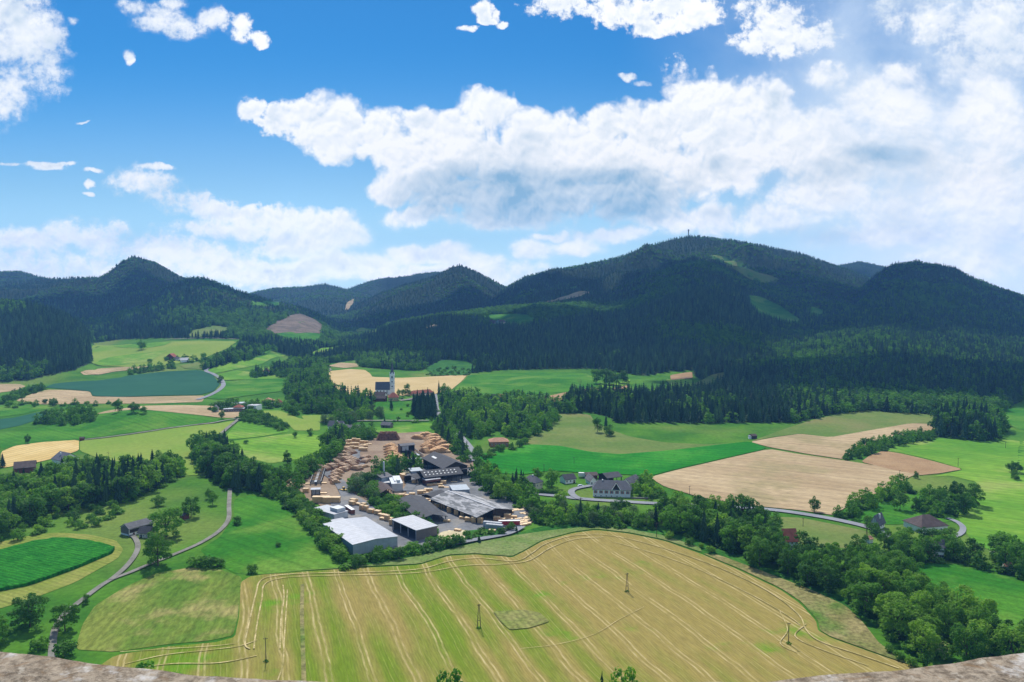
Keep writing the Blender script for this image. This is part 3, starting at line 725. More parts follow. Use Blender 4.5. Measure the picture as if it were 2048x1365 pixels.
# wheel tracks of straw round the headlands of the big field
for k, (pts, wd) in enumerate([
 ([(500,1300),(490,1290),(500,1240),(512,1190),(522,1162),(560,1152),(640,1148),(740,1146),(840,1140),(900,1124),(960,1118),(1030,1124),(1064,1108),(1090,1090),(1140,1074),(1200,1070)], 1.3),
 ([(508,1300),(510,1280),(516,1240),(524,1200),(530,1170),(570,1157),(660,1153),(760,1151),(850,1146),(930,1133),(1010,1130),(1060,1122),(1100,1098),(1150,1080),(1210,1076)], 1.2),
 ([(250,1330),(330,1312),(420,1302),(480,1294),(520,1280)], 1.0),
 ([(230,1345),(340,1330),(440,1328),(520,1312)], 1.2),
 ([(240,1306),(330,1300),(430,1294),(478,1288)], .8),
 ([(1200,1070),(1260,1080),(1340,1102),(1420,1130),(1500,1165),(1560,1200),(1600,1235),(1612,1262),(1640,1285),(1720,1312),(1800,1340)], 1.1),
 ([(1230,1086),(1320,1112),(1400,1142),(1480,1180),(1540,1212),(1585,1240),(1600,1252)], .8),
 ([(1612,1250),(1590,1275),(1640,1300),(1740,1335)], .9),
 ([(1560,1225),(1575,1262),(1560,1290),(1600,1310)], .8),
 ([(1040,1300),(1120,1290),(1190,1270),(1240,1240),(1290,1215)], .5),
 ([(560,1300),(562,1240),(568,1200),(566,1170)], 1.1), ([(555,1365),(566,1330),(568,1290),(572,1230),(575,1180)], 1.0),
 ]):
    ribbon('straw_track', pts, wd * .55, M['straw'], 3)
ribbon('uncut_strip', [(605,1172),(604,1230),(606,1300),(608,1370)], 1.8, M['rough'], 4, lift=.15)
field('uncut_patch', [(985,1225),(1050,1222),(1080,1228),(1100,1245),(1060,1258),(1020,1262),(1000,1245)], M['uncut'], 3)
# ---------------------------------------------------------------- trees
def leaf_material(name, dark, light, trans=0.25):
    m, w, bs = material(name, 0.75, 0.25)
    oi = w.new('ShaderNodeObjectInfo'); tc = w.new('ShaderNodeTexCoord')
    n = w.noise(tc.outputs['Object'], .5, 3.0, .6)
    f = w.m('MULTIPLY_ADD', w.m('SUBTRACT', n.outputs['Fac'], .5), 1.2, oi.outputs['Random'], clamp=True)
    col = w.mix(f, dark, light)
    w.l.new(col, bs.inputs['Base Color'])
    tr = w.new('ShaderNodeBsdfTranslucent'); w.l.new(w.vm('MULTIPLY', col, (1.3, 1.5, .7)), tr.inputs['Color'])
    mx = w.new('ShaderNodeMixShader'); mx.inputs[0].default_value = trans
    out = w.n['Material Output']
    w.l.new(bs.outputs[0], mx.inputs[1]); w.l.new(tr.outputs[0], mx.inputs[2]); w.l.new(mx.outputs[0], out.inputs['Surface'])
    return m
M['leaf'] = leaf_material('broad_leaves', (.034,.120,.008), (.12,.285,.016), .34)
M['leaf_light'] = leaf_material('light_leaves', (.075,.20,.012), (.22,.38,.03), .38)
M['leaf_pale'] = leaf_material('pale_willow_leaves', (.075,.15,.05), (.12,.20,.075), .3)
M['needle'] = leaf_material('spruce_needles', (.016,.058,.026), (.060,.140,.050), .14)
M['needle_light'] = leaf_material('larch_needles', (.055,.15,.032), (.10,.20,.045), .2)
M['cream'] = leaf_material('cream_tufts', (.30,.33,.12), (.42,.42,.20), .2)
M['bark'] = plain('bark', (.10,.075,.055), .95)
def crown_mesh(name, seed, lobes, n, size, mat, squash=1.0):
    """leaf clumps spread through overlapping lobes; lobes: (x, y, z, rx, rz)"""
    rg = np.random.RandomState(seed)
    V = []; k = len(lobes)
    vol = np.array([l[3] ** 2 for l in lobes]); cnt = (n * vol / vol.sum()).astype(int) + 4
    cs = []; ns = []
    for l, c in zip(lobes, cnt):
        d = rg.normal(size=(c, 3)); d /= np.linalg.norm(d, axis=1)[:, None]
        d[:, 2] = np.where(d[:, 2] < -.75, -d[:, 2], d[:, 2])
        r = rg.uniform(.62, 1.06, c)[:, None] * (1 + .16 * np.sin(d[:, :1] * 7 + seed) * np.cos(d[:, 1:2] * 6))
        cs.append(np.array([l[0], l[1], l[2]]) + d * r * np.array([l[3], l[3], l[4]]))
        ns.append(d)
    c = np.concatenate(cs); d = np.concatenate(ns)
    m = len(c)
    nr = d * .9 + rg.normal(size=(m, 3)) * .55 + np.array([0, 0, .25]); nr /= np.linalg.norm(nr, axis=1)[:, None]
    a = np.cross(nr, rg.normal(size=(m, 3))); a /= np.linalg.norm(a, axis=1)[:, None]
    b = np.cross(nr, a)
    s = size * rg.uniform(.55, 1.25, m)[:, None]
    bend = nr * s * .35
    q = np.stack([c - a * s - bend * .6, c - b * s * .75, c + a * s - bend * .6, c + b * s * .75], 1)
    mid = c + bend * .4
    v = np.concatenate([q, mid[:, None, :]], 1).reshape(-1, 3)
    i = np.arange(m)[:, None] * 5
    f = np.concatenate([i + np.array([[0, 1, 4]]), i + np.array([[1, 2, 4]]), i + np.array([[2, 3, 4]]), i + np.array([[3, 0, 4]])], 0)
    me = bpy.data.meshes.new(name)
    me.from_pydata(v.tolist(), [], f.tolist()); me.materials.append(mat); me.update()
    return me
def tube(p0, p1, r0, r1, k=6):
    p0 = Vector(p0); p1 = Vector(p1); d = (p1 - p0).normalized()
    a = d.orthogonal().normalized(); b = d.cross(a)
    V = [p0 + (a * math.cos(t) + b * math.sin(t)) * r0 for t in [2 * math.pi * i / k for i in range(k)]]
    V += [p1 + (a * math.cos(t) + b * math.sin(t)) * r1 for t in [2 * math.pi * i / k for i in range(k)]]
    Fc = [(i, (i + 1) % k, k + (i + 1) % k, k + i) for i in range(k)] + [tuple(range(k, 2 * k)), tuple(reversed(range(k)))]
    return V, Fc
def join(parts):
    V = []; Fc = []
    for v, f in parts:
        o = len(V); V += [tuple(q) for q in v]; Fc += [tuple(i + o for i in g) for g in f]
    return V, Fc
def mesh_of(name, vf, mat):
    me = bpy.data.meshes.new(name); me.from_pydata([tuple(v) for v in vf[0]], [], [tuple(f) for f in vf[1]])
    me.materials.append(mat); me.update(); return me
def broad_lobes(seed, n=9, tall=1.0):
    """crown of unit height: occupies z .22..1, radius about .36"""
    rg = random.Random(seed); L = [(0, 0, .49, .28, .39 * tall)]
    for i in range(n):
        t = 2 * math.pi * i / n + rg.uniform(-.4, .4); z = rg.uniform(.13, .84)
        rr = .26 * math.sqrt(max(.1, 1 - ((z - .48) / .48) ** 2))
        L.append((math.cos(t) * rr, math.sin(t) * rr, z, rg.uniform(.14, .20), rg.uniform(.12, .18)))
    L.append((rg.uniform(-.06, .06), rg.uniform(-.06, .06), .90, .11, .10))
    return L
def broad_trunk(seed, fork=.34):
    rg = random.Random(seed); P = [tube((0, 0, -.02), (rg.uniform(-.01, .01), 0, fork), .020, .015)]
    for i in range(5):
        t = 2 * math.pi * i / 5 + rg.uniform(-.3, .3); r = rg.uniform(.12, .22)
        P.append(tube((0, 0, fork - .05), (math.cos(t) * r, math.sin(t) * r, rg.uniform(.55, .75)), .014, .004, 5))
    P.append(tube((0, 0, fork), (0, 0, .82), .017, .004, 5))
    return join(P)
def spruce_crown(name, seed, mat, tiers=11, seg=9, w=.17, base=.10):
    rg = random.Random(seed); V = []; Fc = []
    for i in range(tiers):
        t = i / (tiers - 1); z = base + (1 - base) * (t ** .92) * .93
        r = w * (1 - t) ** .82 + .012
        top = z + (.16 * (1 - t) + .07)
        c = len(V); V.append((rg.uniform(-.004, .004), rg.uniform(-.004, .004), min(1.0, top)))
        ph = rg.uniform(0, 6.28)
        for j in range(seg * 2):
            a = ph + math.pi * j / seg
            rr = r * (rg.uniform(.82, 1.22) if j % 2 == 0 else rg.uniform(.42, .60))
            zz = z - (r * .30 if j % 2 == 0 else -r * .10) + rg.uniform(-.008, .008)
            V.append((math.cos(a) * rr, math.sin(a) * rr, zz))
        for j in range(seg * 2): Fc.append((c, c + 1 + j, c + 1 + (j + 1) % (seg * 2)))
    me = bpy.data.meshes.new(name); me.from_pydata(V, [], Fc); me.materials.append(mat); me.update()
    return me
def spruce_trunk():
    return tube((0, 0, -.02), (0, 0, .95), .013, .003, 6)
# unit-height sources: (crown mesh, trunk mesh)
KIT = {}
TR_S = mesh_of('trunk', spruce_trunk(), M['bark'])
KIT['spruce'] = [(spruce_crown('spruce_crown', 10 + i, M['needle'], 12, 8, w), TR_S) for i, w in enumerate((.15, .175, .13, .19))]
KIT['larch'] = [(spruce_crown('larch_crown', 40 + i, M['needle_light'], 9, 7, w, .2), TR_S) for i, w in enumerate((.17, .2))]
KIT['broad'] = [(crown_mesh('broad_crown', 20 + i, broad_lobes(20 + i), 1300, .036, M['leaf']), mesh_of('trunk', broad_trunk(i), M['bark'])) for i in range(5)]
KIT['broadlight'] = [(crown_mesh('light_crown', 60 + i, broad_lobes(60 + i), 1300, .036, M['leaf_light']), mesh_of('trunk', broad_trunk(7 + i), M['bark'])) for i in range(3)]
KIT['willow'] = [(crown_mesh('willow_crown', 70 + i, [(x, y, z - .1, r * 1.2, h * 1.2) for x, y, z, r, h in broad_lobes(70 + i, 8)], 1100, .034, M['leaf_pale']), mesh_of('trunk', broad_trunk(11 + i, .25), M['bark'])) for i in range(2)]
def big_lobes(seed):
    rg = random.Random(seed); L = [(0, 0, .50, .30, .40)]
    for i in range(22):
        t = rg.uniform(0, 6.28); z = rg.uniform(.12, .92); rr = .31 * math.sqrt(max(.05, 1 - ((z - .50) / .50) ** 2))
        L.append((math.cos(t) * rr, math.sin(t) * rr, z, rg.uniform(.07, .12), rg.uniform(.06, .10)))
    return L
KIT['big'] = [(crown_mesh('big_crown', 80 + i, big_lobes(80 + i), 3400, .023, M['leaf']), mesh_of('trunk', broad_trunk(21 + i), M['bark'])) for i in range(3)]
KIT['biglight'] = [(crown_mesh('big_light_crown', 90 + i, big_lobes(90 + i), 3400, .023, M['leaf_light']), mesh_of('trunk', broad_trunk(31 + i), M['bark'])) for i in range(2)]
def bush_lobes(seed):
    rg = random.Random(seed); L = [(0, 0, .4, .38, .42)]
    for i in range(7):
        t = 2 * math.pi * i / 7; L.append((math.cos(t) * .33, math.sin(t) * .33, rg.uniform(.25, .62), rg.uniform(.18, .26), rg.uniform(.2, .3)))
    return L
KIT['bush'] = [(crown_mesh('bush_crown', 100 + i, bush_lobes(100 + i), 420, .07, M['leaf']), mesh_of('stem', join([tube((0, 0, -.05), (math.cos(t) * .2, math.sin(t) * .2, .5), .03, .01, 5) for t in (0, 2, 4)]), M['bark'])) for i in range(3)]
KIT['bushlight'] = [(crown_mesh('light_bush_crown', 110 + i, bush_lobes(110 + i), 420, .07, M['leaf_light']), mesh_of('stem', join([tube((0, 0, -.05), (math.cos(t) * .2, math.sin(t) * .2, .5), .03, .01, 5) for t in (0, 2, 4)]), M['bark'])) for i in range(2)]
KIT['cream'] = [(crown_mesh('cream_crown', 120, bush_lobes(120), 300, .06, M['leaf_light']), mesh_of('stem', tube((0, 0, -.05), (0, 0, .4), .03, .02, 5), M['bark']))]
KINDNAME = {'spruce': ('spruce_tree', 'spruce'), 'larch': ('larch_tree', 'larch'), 'broad': ('broadleaf_tree', 'tree'), 'broadlight': ('broadleaf_tree', 'tree'), 'willow': ('willow_tree', 'willow'),
            'big': ('broadleaf_tree', 'tree'), 'biglight': ('broadleaf_tree', 'tree'), 'bush': ('bush', 'bush'), 'bushlight': ('bush', 'bush'), 'cream': ('bush', 'bush')}
TREES = []   # (kind, x, y, height, width factor, zone)
def tree_at(kind, px, py, h, wf=1.0, zone=None):
    g = G(px, py); TREES.append([kind, g.x, g.y, h, wf, zone])
def scatter(zone, poly, kinds, hs, spacing, seed=1, maxn=400, avoid=()):
    w = ground([p[0] for p in poly], [p[1] for p in poly])
    rg = random.Random(seed); x0, y0 = w[:, 0].min(), w[:, 1].min(); x1, y1 = w[:, 0].max(), w[:, 1].max()
    wp = [(a[0], a[1]) for a in w]; pts = []
    tries = int(min(60000, 14 * (x1 - x0) * (y1 - y0) / spacing ** 2 + 200))
    xs = np.array([rg.uniform(x0, x1) for _ in range(tries)]); ys = np.array([rg.uniform(y0, y1) for _ in range(tries)])
    ok = inside(xs, ys, wp)
    for a in avoid:
        px, py = project(xs, ys, terrain(xs, ys)); ok &= ~inside(px, py, a)
    cell = {}
    for x, y in zip(xs[ok], ys[ok]):
        cx, cy = int(x // spacing), int(y // spacing)
        if any((x - a) ** 2 + (y - b) ** 2 < spacing ** 2 for i in (-1, 0, 1) for j in (-1, 0, 1) for a, b in cell.get((cx + i, cy + j), ())): continue
        cell.setdefault((cx, cy), []).append((x, y)); pts.append((x, y))
        if len(pts) >= maxn: break
    for x, y in pts:
        k = rg.choice(kinds); h = rg.uniform(*hs) * (1.18 if k in ('spruce', 'larch') else 1.0)
        TREES.append([k, x, y, h, rg.uniform(.85, 1.2), zone])
B_, S_, L_, K_, W_ = 'broad', 'spruce', 'broadlight', 'bush', 'willow'
scatter('belt above the white barn', [(-60,1000),(0,985),(120,962),(200,950),(280,955),(350,938),(368,950),(300,985),(250,1006),(180,1016),(100,1028),(0,1075),(-60,1090)], [B_,B_,B_,S_,L_], (14,20), 7.2, 1)
scatter('belt above the white barn', [(165,985),(280,962),(290,985),(250,1002),(180,1012)], [S_], (17,22), 5.5, 2)
scatter('orchard slope left of the white barn', [(-30,1085),(60,1040),(130,1032),(235,1010),(235,1045),(180,1058),(100,1062),(0,1095)], [B_,K_,L_,K_], (6,9), 10, 3)
scatter('wooded spur beyond the barn track', [(385,905),(420,893),(450,905),(470,930),(500,955),(530,985),(480,985),(440,965),(400,940)], [B_,B_,B_,S_], (14,21), 7.5, 4)
scatter('grove between the spur and the log yard', [(500,955),(560,958),(600,945),(650,908),(662,928),(620,955),(585,985),(560,1000),(520,985)], [B_,B_,B_,L_], (11,17), 7.5, 5)
scatter('scrubby bank left of the grey halls', [(560,988),(592,990),(640,1040),(672,1080),(690,1112),(690,1130),(668,1118),(625,1070),(590,1025),(560,1003)], [B_,K_,K_,'bushlight'], (6,9), 4.6, 6)
scatter('shrubs below the grey halls', [(695,1134),(720,1120),(760,1112),(860,1096),(905,1086),(925,1090),(860,1105),(760,1126),(700,1138)], [B_,K_,K_,K_], (5,8.5), 5.0, 7)
scatter('thicket inside the sawmill', [(738,988),(765,992),(800,1010),(868,1062),(874,1076),(850,1074),(790,1042),(742,1010)], [K_,B_,'bushlight',K_], (5,8), 4.8, 8)
scatter('trees by the boiler house', [(745,945),(775,938),(830,928),(838,938),(800,950),(760,955)], [B_,B_,S_], (11,16), 6.0, 9)
scatter('trees by the boiler house', [(700,965),(735,960),(755,985),(750,1005),(720,990),(705,982)], [B_,W_,K_], (8,11), 7.0, 10)
scatter('trees behind the timber shed', [(940,955),(965,938),(1000,962),(1040,978),(1075,1002),(1070,1030),(1020,1010),(970,985)], [B_,B_,B_,L_], (10,15), 7.2, 11)
scatter('river trees below the road', [(1050,1035),(1080,1026),(1130,1028),(1200,1032),(1310,1036),(1345,1040),(1330,1058),(1250,1056),(1150,1052),(1085,1054)], [B_,B_,L_,W_,L_], (7.5,10.5), 5.6, 12)
scatter('bushy bank under the road', [(1060,1012),(1100,1010),(1150,1014),(1180,1016),(1180,1026),(1100,1024),(1060,1030)], [K_,L_,B_], (4,6), 6.0, 47)
scatter('tall river trees below the wheat', [(1320,1030),(1420,1032),(1510,1040),(1540,1065),(1590,1100),(1560,1125),(1490,1112),(1420,1090),(1340,1068)], [B_,B_,S_,B_,L_], (13,18), 7.8, 13, avoid=([(1558,1060),(1612,1060),(1612,1150),(1558,1150)],))
scatter('river trees beside the stubble', [(1490,1130),(1500,1108),(1580,1110),(1650,1130),(1720,1125),(1770,1155),(1735,1198),(1650,1182),(1560,1156)], ['big','big',B_,'big'], (13,17), 9.0, 14, avoid=([(1562,1080),(1610,1080),(1610,1142),(1562,1142)],))
scatter('great grove at the field corner', [(1712,1218),(1745,1185),(1800,1160),(1835,1195),(1900,1235),(1960,1272),(2010,1300),(2080,1310),(2080,1350),(1910,1338),(1840,1318),(1790,1275),(1745,1242)], ['biglight','big','biglight','big','biglight'], (14,20), 9.5, 15)
scatter('dark trees round the brown-roofed house', [(1765,1098),(1800,1090),(1850,1098),(1925,1096),(1945,1116),(1870,1130),(1800,1126)], ['big',B_,'big'], (10.5,13.5), 7.5, 16)
scatter('trees beside the bright green crop', [(1940,1125),(1980,1108),(2080,1105),(2080,1160),(2020,1152),(1960,1138)], ['big',B_,'big'], (10,15), 10.0, 17)
scatter('hedgerow below the wheat', [(1668,1036),(1700,1012),(1760,990),(1800,974),(1812,988),(1765,1008),(1710,1036)], [B_,B_,B_,L_], (9,14), 8.0, 18)
scatter('round copse in the meadow', [(1842,1015),(1875,1000),(1930,1000),(1950,1010),(1930,1030),(1890,1038),(1855,1030)], ['big',B_], (11,16), 9.0, 19)
scatter('hedgerow above the harrowed field', [(1688,922),(1705,905),(1740,890),(1800,876),(1870,868),(1872,878),(1800,892),(1750,905),(1720,920)], [B_,K_,B_], (8,12), 8.0, 20)
scatter('spur of wood by the meadow', [(1868,872),(1870,850),(1900,838),(1980,842),(2010,860),(1985,884),(1930,880)], [S_,B_,S_], (18,25), 8.5, 21)
scatter('copse in the left fields', [(75,848),(110,835),(160,828),(188,836),(180,846),(120,851)], [B_], (12,17), 8.5, 22)
scatter('hedge along the lower wheat', [(-30,815),(60,806),(130,809),(240,808),(240,812),(100,814),(-30,820)], [K_,B_], (5,11), 15, 23, 40)
scatter('hedge along the left wheat', [(0,805),(40,788),(85,776),(90,781),(50,794),(10,810)], [B_,K_], (8,13), 9, 24)
scatter('trees by the hill farm', [(255,744),(290,737),(345,732),(350,738),(300,745),(260,750)], [B_], (9,14), 10, 25)
scatter('trees by the hill farm', [(330,722),(370,715),(412,712),(415,722),(390,728),(345,728)], [B_,K_,B_], (7,12), 15, 26)
scatter('wooded ravine left of the church field', [(578,770),(590,745),(610,725),(648,728),(652,755),(668,785),(700,797),(742,803),(746,818),(700,826),(620,828),(590,812),(570,790)], [B_,B_,S_], (15,21), 10, 27)
scatter('row of trees along the lane fork', [(400,742),(430,733),(470,724),(520,708),(540,700),(560,700),(500,722),(440,735)], [B_,S_], (14,19), 11, 28)
scatter('trees round the villa', [(500,752),(520,745),(526,750),(515,756),(570,748),(600,748),(585,760),(545,752),(510,758)], [B_], (11,15), 10, 29)
scatter('village trees', [(418,820),(470,808),(560,812),(620,815),(640,828),(590,832),(560,818),(500,818),(430,826)], [B_,K_,B_], (7,13), 10, 30)
scatter('bushy bank under the small knoll', [(480,838),(500,822),(520,828),(560,846),(575,856),(565,862),(520,850),(485,846)], [K_,B_], (5,8), 6.5, 31)
scatter('garden trees below the church', [(640,850),(660,836),(700,830),(760,828),(765,838),(720,842),(690,850)], [B_,L_,W_,B_], (9,15), 9.0, 32)
scatter('trees behind the log yard', [(655,868),(690,862),(745,862),(750,882),(715,882),(690,876),(660,880)], [B_,B_], (9,14), 8.0, 33)
scatter('tall clump beside the log piles', [(650,912),(655,895),(672,878),(684,884),(684,905),(668,925)], [B_,B_,S_], (15,20), 6.5, 34)
scatter('spruce block beside the church lane', [(828,830),(834,818),(866,816),(872,826),(866,836),(832,838)], [S_], (19,24), 6.5, 35)
scatter('church slope', [(775,846),(800,815),(860,808),(872,840),(850,846)], [K_,L_], (3,6), 14, 36, 16)
scatter('mixed wood across the road', [(880,800),(930,795),(1000,800),(1090,806),(1125,822),(1105,850),(1075,872),(1040,880),(1015,872),(985,862),(960,880),(945,880),(915,862),(890,835)], [B_,B_,S_,B_,L_], (13,19), 8.8, 37, avoid=([(925,800),(1060,790),(1060,800),(960,808)],))
scatter('roadside trees behind the sawmill', [(868,850),(885,846),(912,880),(935,905),(932,925),(905,905),(880,875)], [B_,B_,S_], (11,17), 7.0, 38)
scatter('trees round the brick house', [(945,905),(975,905),(1000,898),(1050,890),(1060,870),(1048,882),(1040,898),(1000,905),(965,925),(952,935)], [B_,K_,K_], (5,9), 7.0, 39)
scatter('tree line above the pasture', [(1125,815),(1140,800),(1195,792),(1250,796),(1270,815),(1240,832),(1180,824),(1130,828)], [S_,B_,S_], (15,22), 7.5, 40)
scatter('farmyard trees', [(1270,985),(1290,965),(1312,975),(1322,990),(1300,1000),(1275,998)], [B_,L_], (9,12), 7.5, 41)
scatter('dark hedge trees by the hipped house', [(1035,968),(1060,985),(1075,990),(1040,985),(1020,975)], [S_,B_], (10,13), 5.5, 42)
scatter('reedy clearing below the river trees', [(1330,1072),(1420,1098),(1440,1112),(1400,1102),(1340,1080)], [K_,'bushlight'], (3,6), 7, 43)
scatter('houses and gardens on the right', [(1735,1045),(1760,1060),(1760,1075),(1740,1070)], [K_,B_], (5,8), 7, 44)
scatter('scrub by the exit road', [(928,1072),(985,1062),(1005,1070),(975,1074),(935,1082)], [K_,B_,K_], (3.5,6), 6, 45)
scatter('young trees on the slope beyond the church', [(852,752),(870,742),(900,735),(950,742),(930,752)], [K_,B_], (4,7), 12, 48)
scatter('low scrub in the field corner', [(1770,1300),(1800,1290),(1880,1335),(1950,1350),(1860,1348),(1810,1330)], ['bushlight',K_], (3,5.5), 6, 46)
SOLO0 = len(TREES)
for k, x, y, h, wf, z in [
 ('big',333,1074,19,1.35,'round dark tree behind the white barn'), ('big',316,1132,19,1.0,'tall tree on the track bend'), ('big',382,1034,14,1.15,'leafy tree on the slope'), (B_,318,1012,8,1.4,'flat-topped tree on the slope'),
 ('big',60,1254,15,1.35,'dense tree near the parapet'), ('big',130,1262,13,1.1,'tree beside the parapet track'), ('big',-8,1290,12,1.2,'tree at the edge of the view'), (K_,78,1300,6,1.3,'rounded shrub under the parapet'),
 (K_,130,1312,7.5,1.2,'shrub at the end of the track'), (B_,172,1208,5,.9,'small tree on the track'), (K_,505,1146,5.5,1.1,'lone shrub at the stubble corner'), (K_,556,1094,3.2,1.1,'tiny shrub in the meadow'),
 (K_,392,1132,6.5,1.5,'hedge clump at the meadow'), (K_,416,1134,7,1.3,'hedge clump at the meadow'), (K_,436,1134,6,1.3,'hedge clump at the meadow'), (B_,474,1050,6,1.2,'shrub tree on the track'), (B_,425,1010,9,1.0,'slope tree'),
 (B_,418,998,8,1.0,'slope tree'), (B_,1629,1024,11,.8,'lone tree on the road'), (B_,1195,865,16,.8,'pasture trees'), (B_,1218,872,12,1.2,'pasture trees'), (S_,1212,858,17,1.0,'pasture trees'),
 (B_,236,826,15,.9,'knoll trees'), (B_,268,826,13,1.2,'knoll trees'), (B_,288,828,9,1.1,'knoll trees'), (B_,441,766,13,1.0,'lone tree by the lane bend'), (B_,284,700,22,1.0,'lone tree on the hill meadow'),
 (B_,444,838,10,.9,'lone bush tree by the lanes'), (K_,300,726,10,1,'hill shrubs'), (B_,1192,768,24,1.1,'great trees by the ley'), (B_,1212,770,26,1.1,'great trees by the ley'), (B_,1228,772,24,1.1,'great trees by the ley'), (B_,1246,768,22,1.1,'great trees by the ley'),
 (B_,1104,975,15,1.0,'tree between the farm houses'), (B_,1075,965,12,.9,'tree between the farm houses'), (L_,1124,1012,11,1.2,'roadside tree'), (B_,1240,1030,12.5,1.2,'roadside tree'), (S_,1196,1040,12.5,1,'roadside spruce'), (S_,1311,1056,16,.9,'roadside spruce'), (S_,1160,1046,17,1,'river spruce'),
 (B_,1832,957,6,.9,'sapling at the wheat corner'), (B_,1848,1080,8,1.2,'trees before the brown-hipped house'), (B_,1866,1084,8.5,1.2,'trees before the brown-hipped house'), (B_,1884,1082,7.5,1.2,'trees before the brown-hipped house'), (B_,1900,1080,8,1.1,'trees before the brown-hipped house'), (B_,2022,945,10,1,'meadow edge trees'), (B_,2034,948,10,1,'meadow edge trees'), (B_,2030,960,8,1,'meadow edge trees'), (B_,1800,1020,12,1.1,'garden trees on the right'),
 (B_,1832,1022,10,.9,'garden trees on the right'), (B_,1768,1000,9,1,'garden trees on the right'), (B_,56,888,10,.7,'slim tree on the left meadow'), (S_,6,935,13,1.1,'spruce by the left farm'), (B_,590,876,7,.9,'meadow thorn'), (B_,620,872,8,1,'meadow thorn'), (K_,492,888,5,1,'meadow thorn'),
 (B_,575,928,12,.8,'poplar above the grove'), (S_,783,820,16,1.0,'church spruce'), (B_,797,795,12,.7,'churchyard trees'), (B_,806,793,10,.8,'churchyard trees'), (B_,815,790,16,.8,'churchyard trees'), (S_,878,792,22,.9,'church lane trees'), (B_,890,795,20,1,'church lane trees'),
 (W_,712,985,13,1.25,'willow'), (B_,738,975,12,1.3,'willow clump'), (B_,756,968,12,1.2,'willow clump'), (K_,920,1088,5,1.5,'dark shrub at the hall corner'), (K_,905,1092,6,1.2,'dark shrub at the hall corner'), (S_,958,1086,5,1.6,'small tree by the exit road'), (S_,1033,1066,5,1.4,'small tree by the exit road'),
 (B_,1022,1062,6,1.4,'shrub in front of the red trailer'), (S_,700,858,13,1.2,'garden spruce'), (S_,769,850,9,1.4,'garden spruce'),
 (L_,1700,1205,9,1.1,'bright tree at the grove edge'), ('cream',1786,1262,8,1.0,'cream-flowering bush'), ('cream',1880,1318,9,1.0,'cream-flowering bush'), ('cream',1748,1232,6,1.0,'cream-flowering bush')]:
    tree_at(k, x, y, h, wf, z)
# tops that reach into view from the castle slope below the parapet
for k, px, Yd, h, top in [(L_, 907, 240, 13, 1340), (S_, 1205, 244, 13, 1338), (L_, 1254, 241, 14, 1336), (B_, 300, 236, 13, 1322)]:
    u, e = ray(px, top); TREES.append([k, float(u) * Yd, Yd, (H + float(e) * Yd) - float(terrain(float(u) * Yd, Yd)), .62 if px != 300 else .9, 'castle slope'])

def forest():
    """every wooded slope; trees drawn on a grid that thins with distance"""
    rg = np.random.RandomState(5)
    X = []; Yv = []
    Y = 900.0
    while Y < 7200:
        du = 6.4 / F if Y < 2600 else 5.2 / F
        sp = max(7.5, Y * du)
        u = np.arange(-.80, .80, sp / Y); u = u + rg.uniform(-.42, .42, len(u)) * sp / Y
        yy = Y + rg.uniform(-.5, .5, len(u)) * sp * 1.5
        X.append(u * yy); Yv.append(yy)
        Y += sp * (1.35 if Y < 2600 else 2.4)
    x = np.concatenate(X); y = np.concatenate(Yv); z = terrain(x, y)
    px, py = project(x, y, z)
    ok = is_forest(px, py)
    # drop what another slope hides: compare with the highest sight line in front
    x, y, z, px, py = x[ok], y[ok], z[ok], px[ok], py[ok]
    top = H + (z + 24 - H)
    vis = np.ones(len(x), bool)
    for t in np.linspace(.25, .985, 42):
        g = terrain(x * t, y * t)
        vis &= g < H + (z + 26 - H) * t
    x, y, z, px, py = x[vis], y[vis], z[vis], px[vis], py[vis]
    mix = fbm(x / 260, y / 260, 3, 31) + rg.uniform(-.10, .10, len(x))
    kind = np.where(mix > .565, 1, 0)
    kind = np.where((kind == 0) & (rg.rand(len(x)) < .10), 2, kind)
    kind = np.where((px > 1560) & (py > 560) & (rg.rand(len(x)) < .35), 1, kind)
    h = rg.uniform(15, 24, len(x)) * np.where(kind == 1, .74, 1.0) * np.where(y > 2600, .70, 1.0)
    far = y > 2600
    wf = rg.uniform(.9, 1.3, len(x)) * np.where(far, np.clip(y / 2600, 1, 1.5), 1.12)
    return x, y, z, kind, h, wf
FX, FY, FZ, FK, FH, FW = forest()
SOLO = {t[5] for t in TREES[SOLO0:]}
NEAR = {}
def split_forest():
    """the trees that show largest become objects of their own, the rest one mass"""
    n0 = len(TREES)
    cand = [list(t) for t in TREES]
    px, py = project(FX, FY, FZ)
    near = np.argsort(FY)[:1500]
    for i in near:
        if -30 < px[i] < 2080:
            zone = 'the wood edge above the olive pasture' if px[i] > 1050 else 'the wood edge beyond the left fields'
            cand.append([{0: 'spruce', 1: 'broad', 2: 'larch'}[int(FK[i])], FX[i], FY[i], FH[i], FW[i], zone, i])
    keep = []; cnt = {}
    mass = np.ones(len(FX), bool); extra = []
    cand.sort(key=lambda t: -t[3] / math.hypot(t[1], t[2]) - (10 if t[5] in SOLO else 0))
    for t in cand:
        k = KINDNAME[t[0]][0]
        if cnt.get(k, 0) < 298:
            cnt[k] = cnt.get(k, 0) + 1; keep.append(t[:6])
            if len(t) > 6: mass[t[6]] = False
        elif len(t) == 6: extra.append(t)
    # undergrowth between and under the trees of every belt
    rg = random.Random(12)
    for t in cand:
        if len(t) == 6 and t[0] in ('broad', 'big', 'biglight', 'broadlight', 'spruce') and t[5] not in SOLO and t[5] != 'castle slope':
            for _ in range(2):
                extra.append(['under', t[1] + rg.uniform(-4.5, 4.5), t[2] + rg.uniform(-5, 4), rg.uniform(2.5, 5), rg.uniform(1.1, 1.8), 'u'])
    TREES[:] = keep
    print('KEEP', cnt, 'zone trees in the mass', len(extra), 'forest', len(FX))
    return mass, extra
MASS, EXTRA = split_forest()
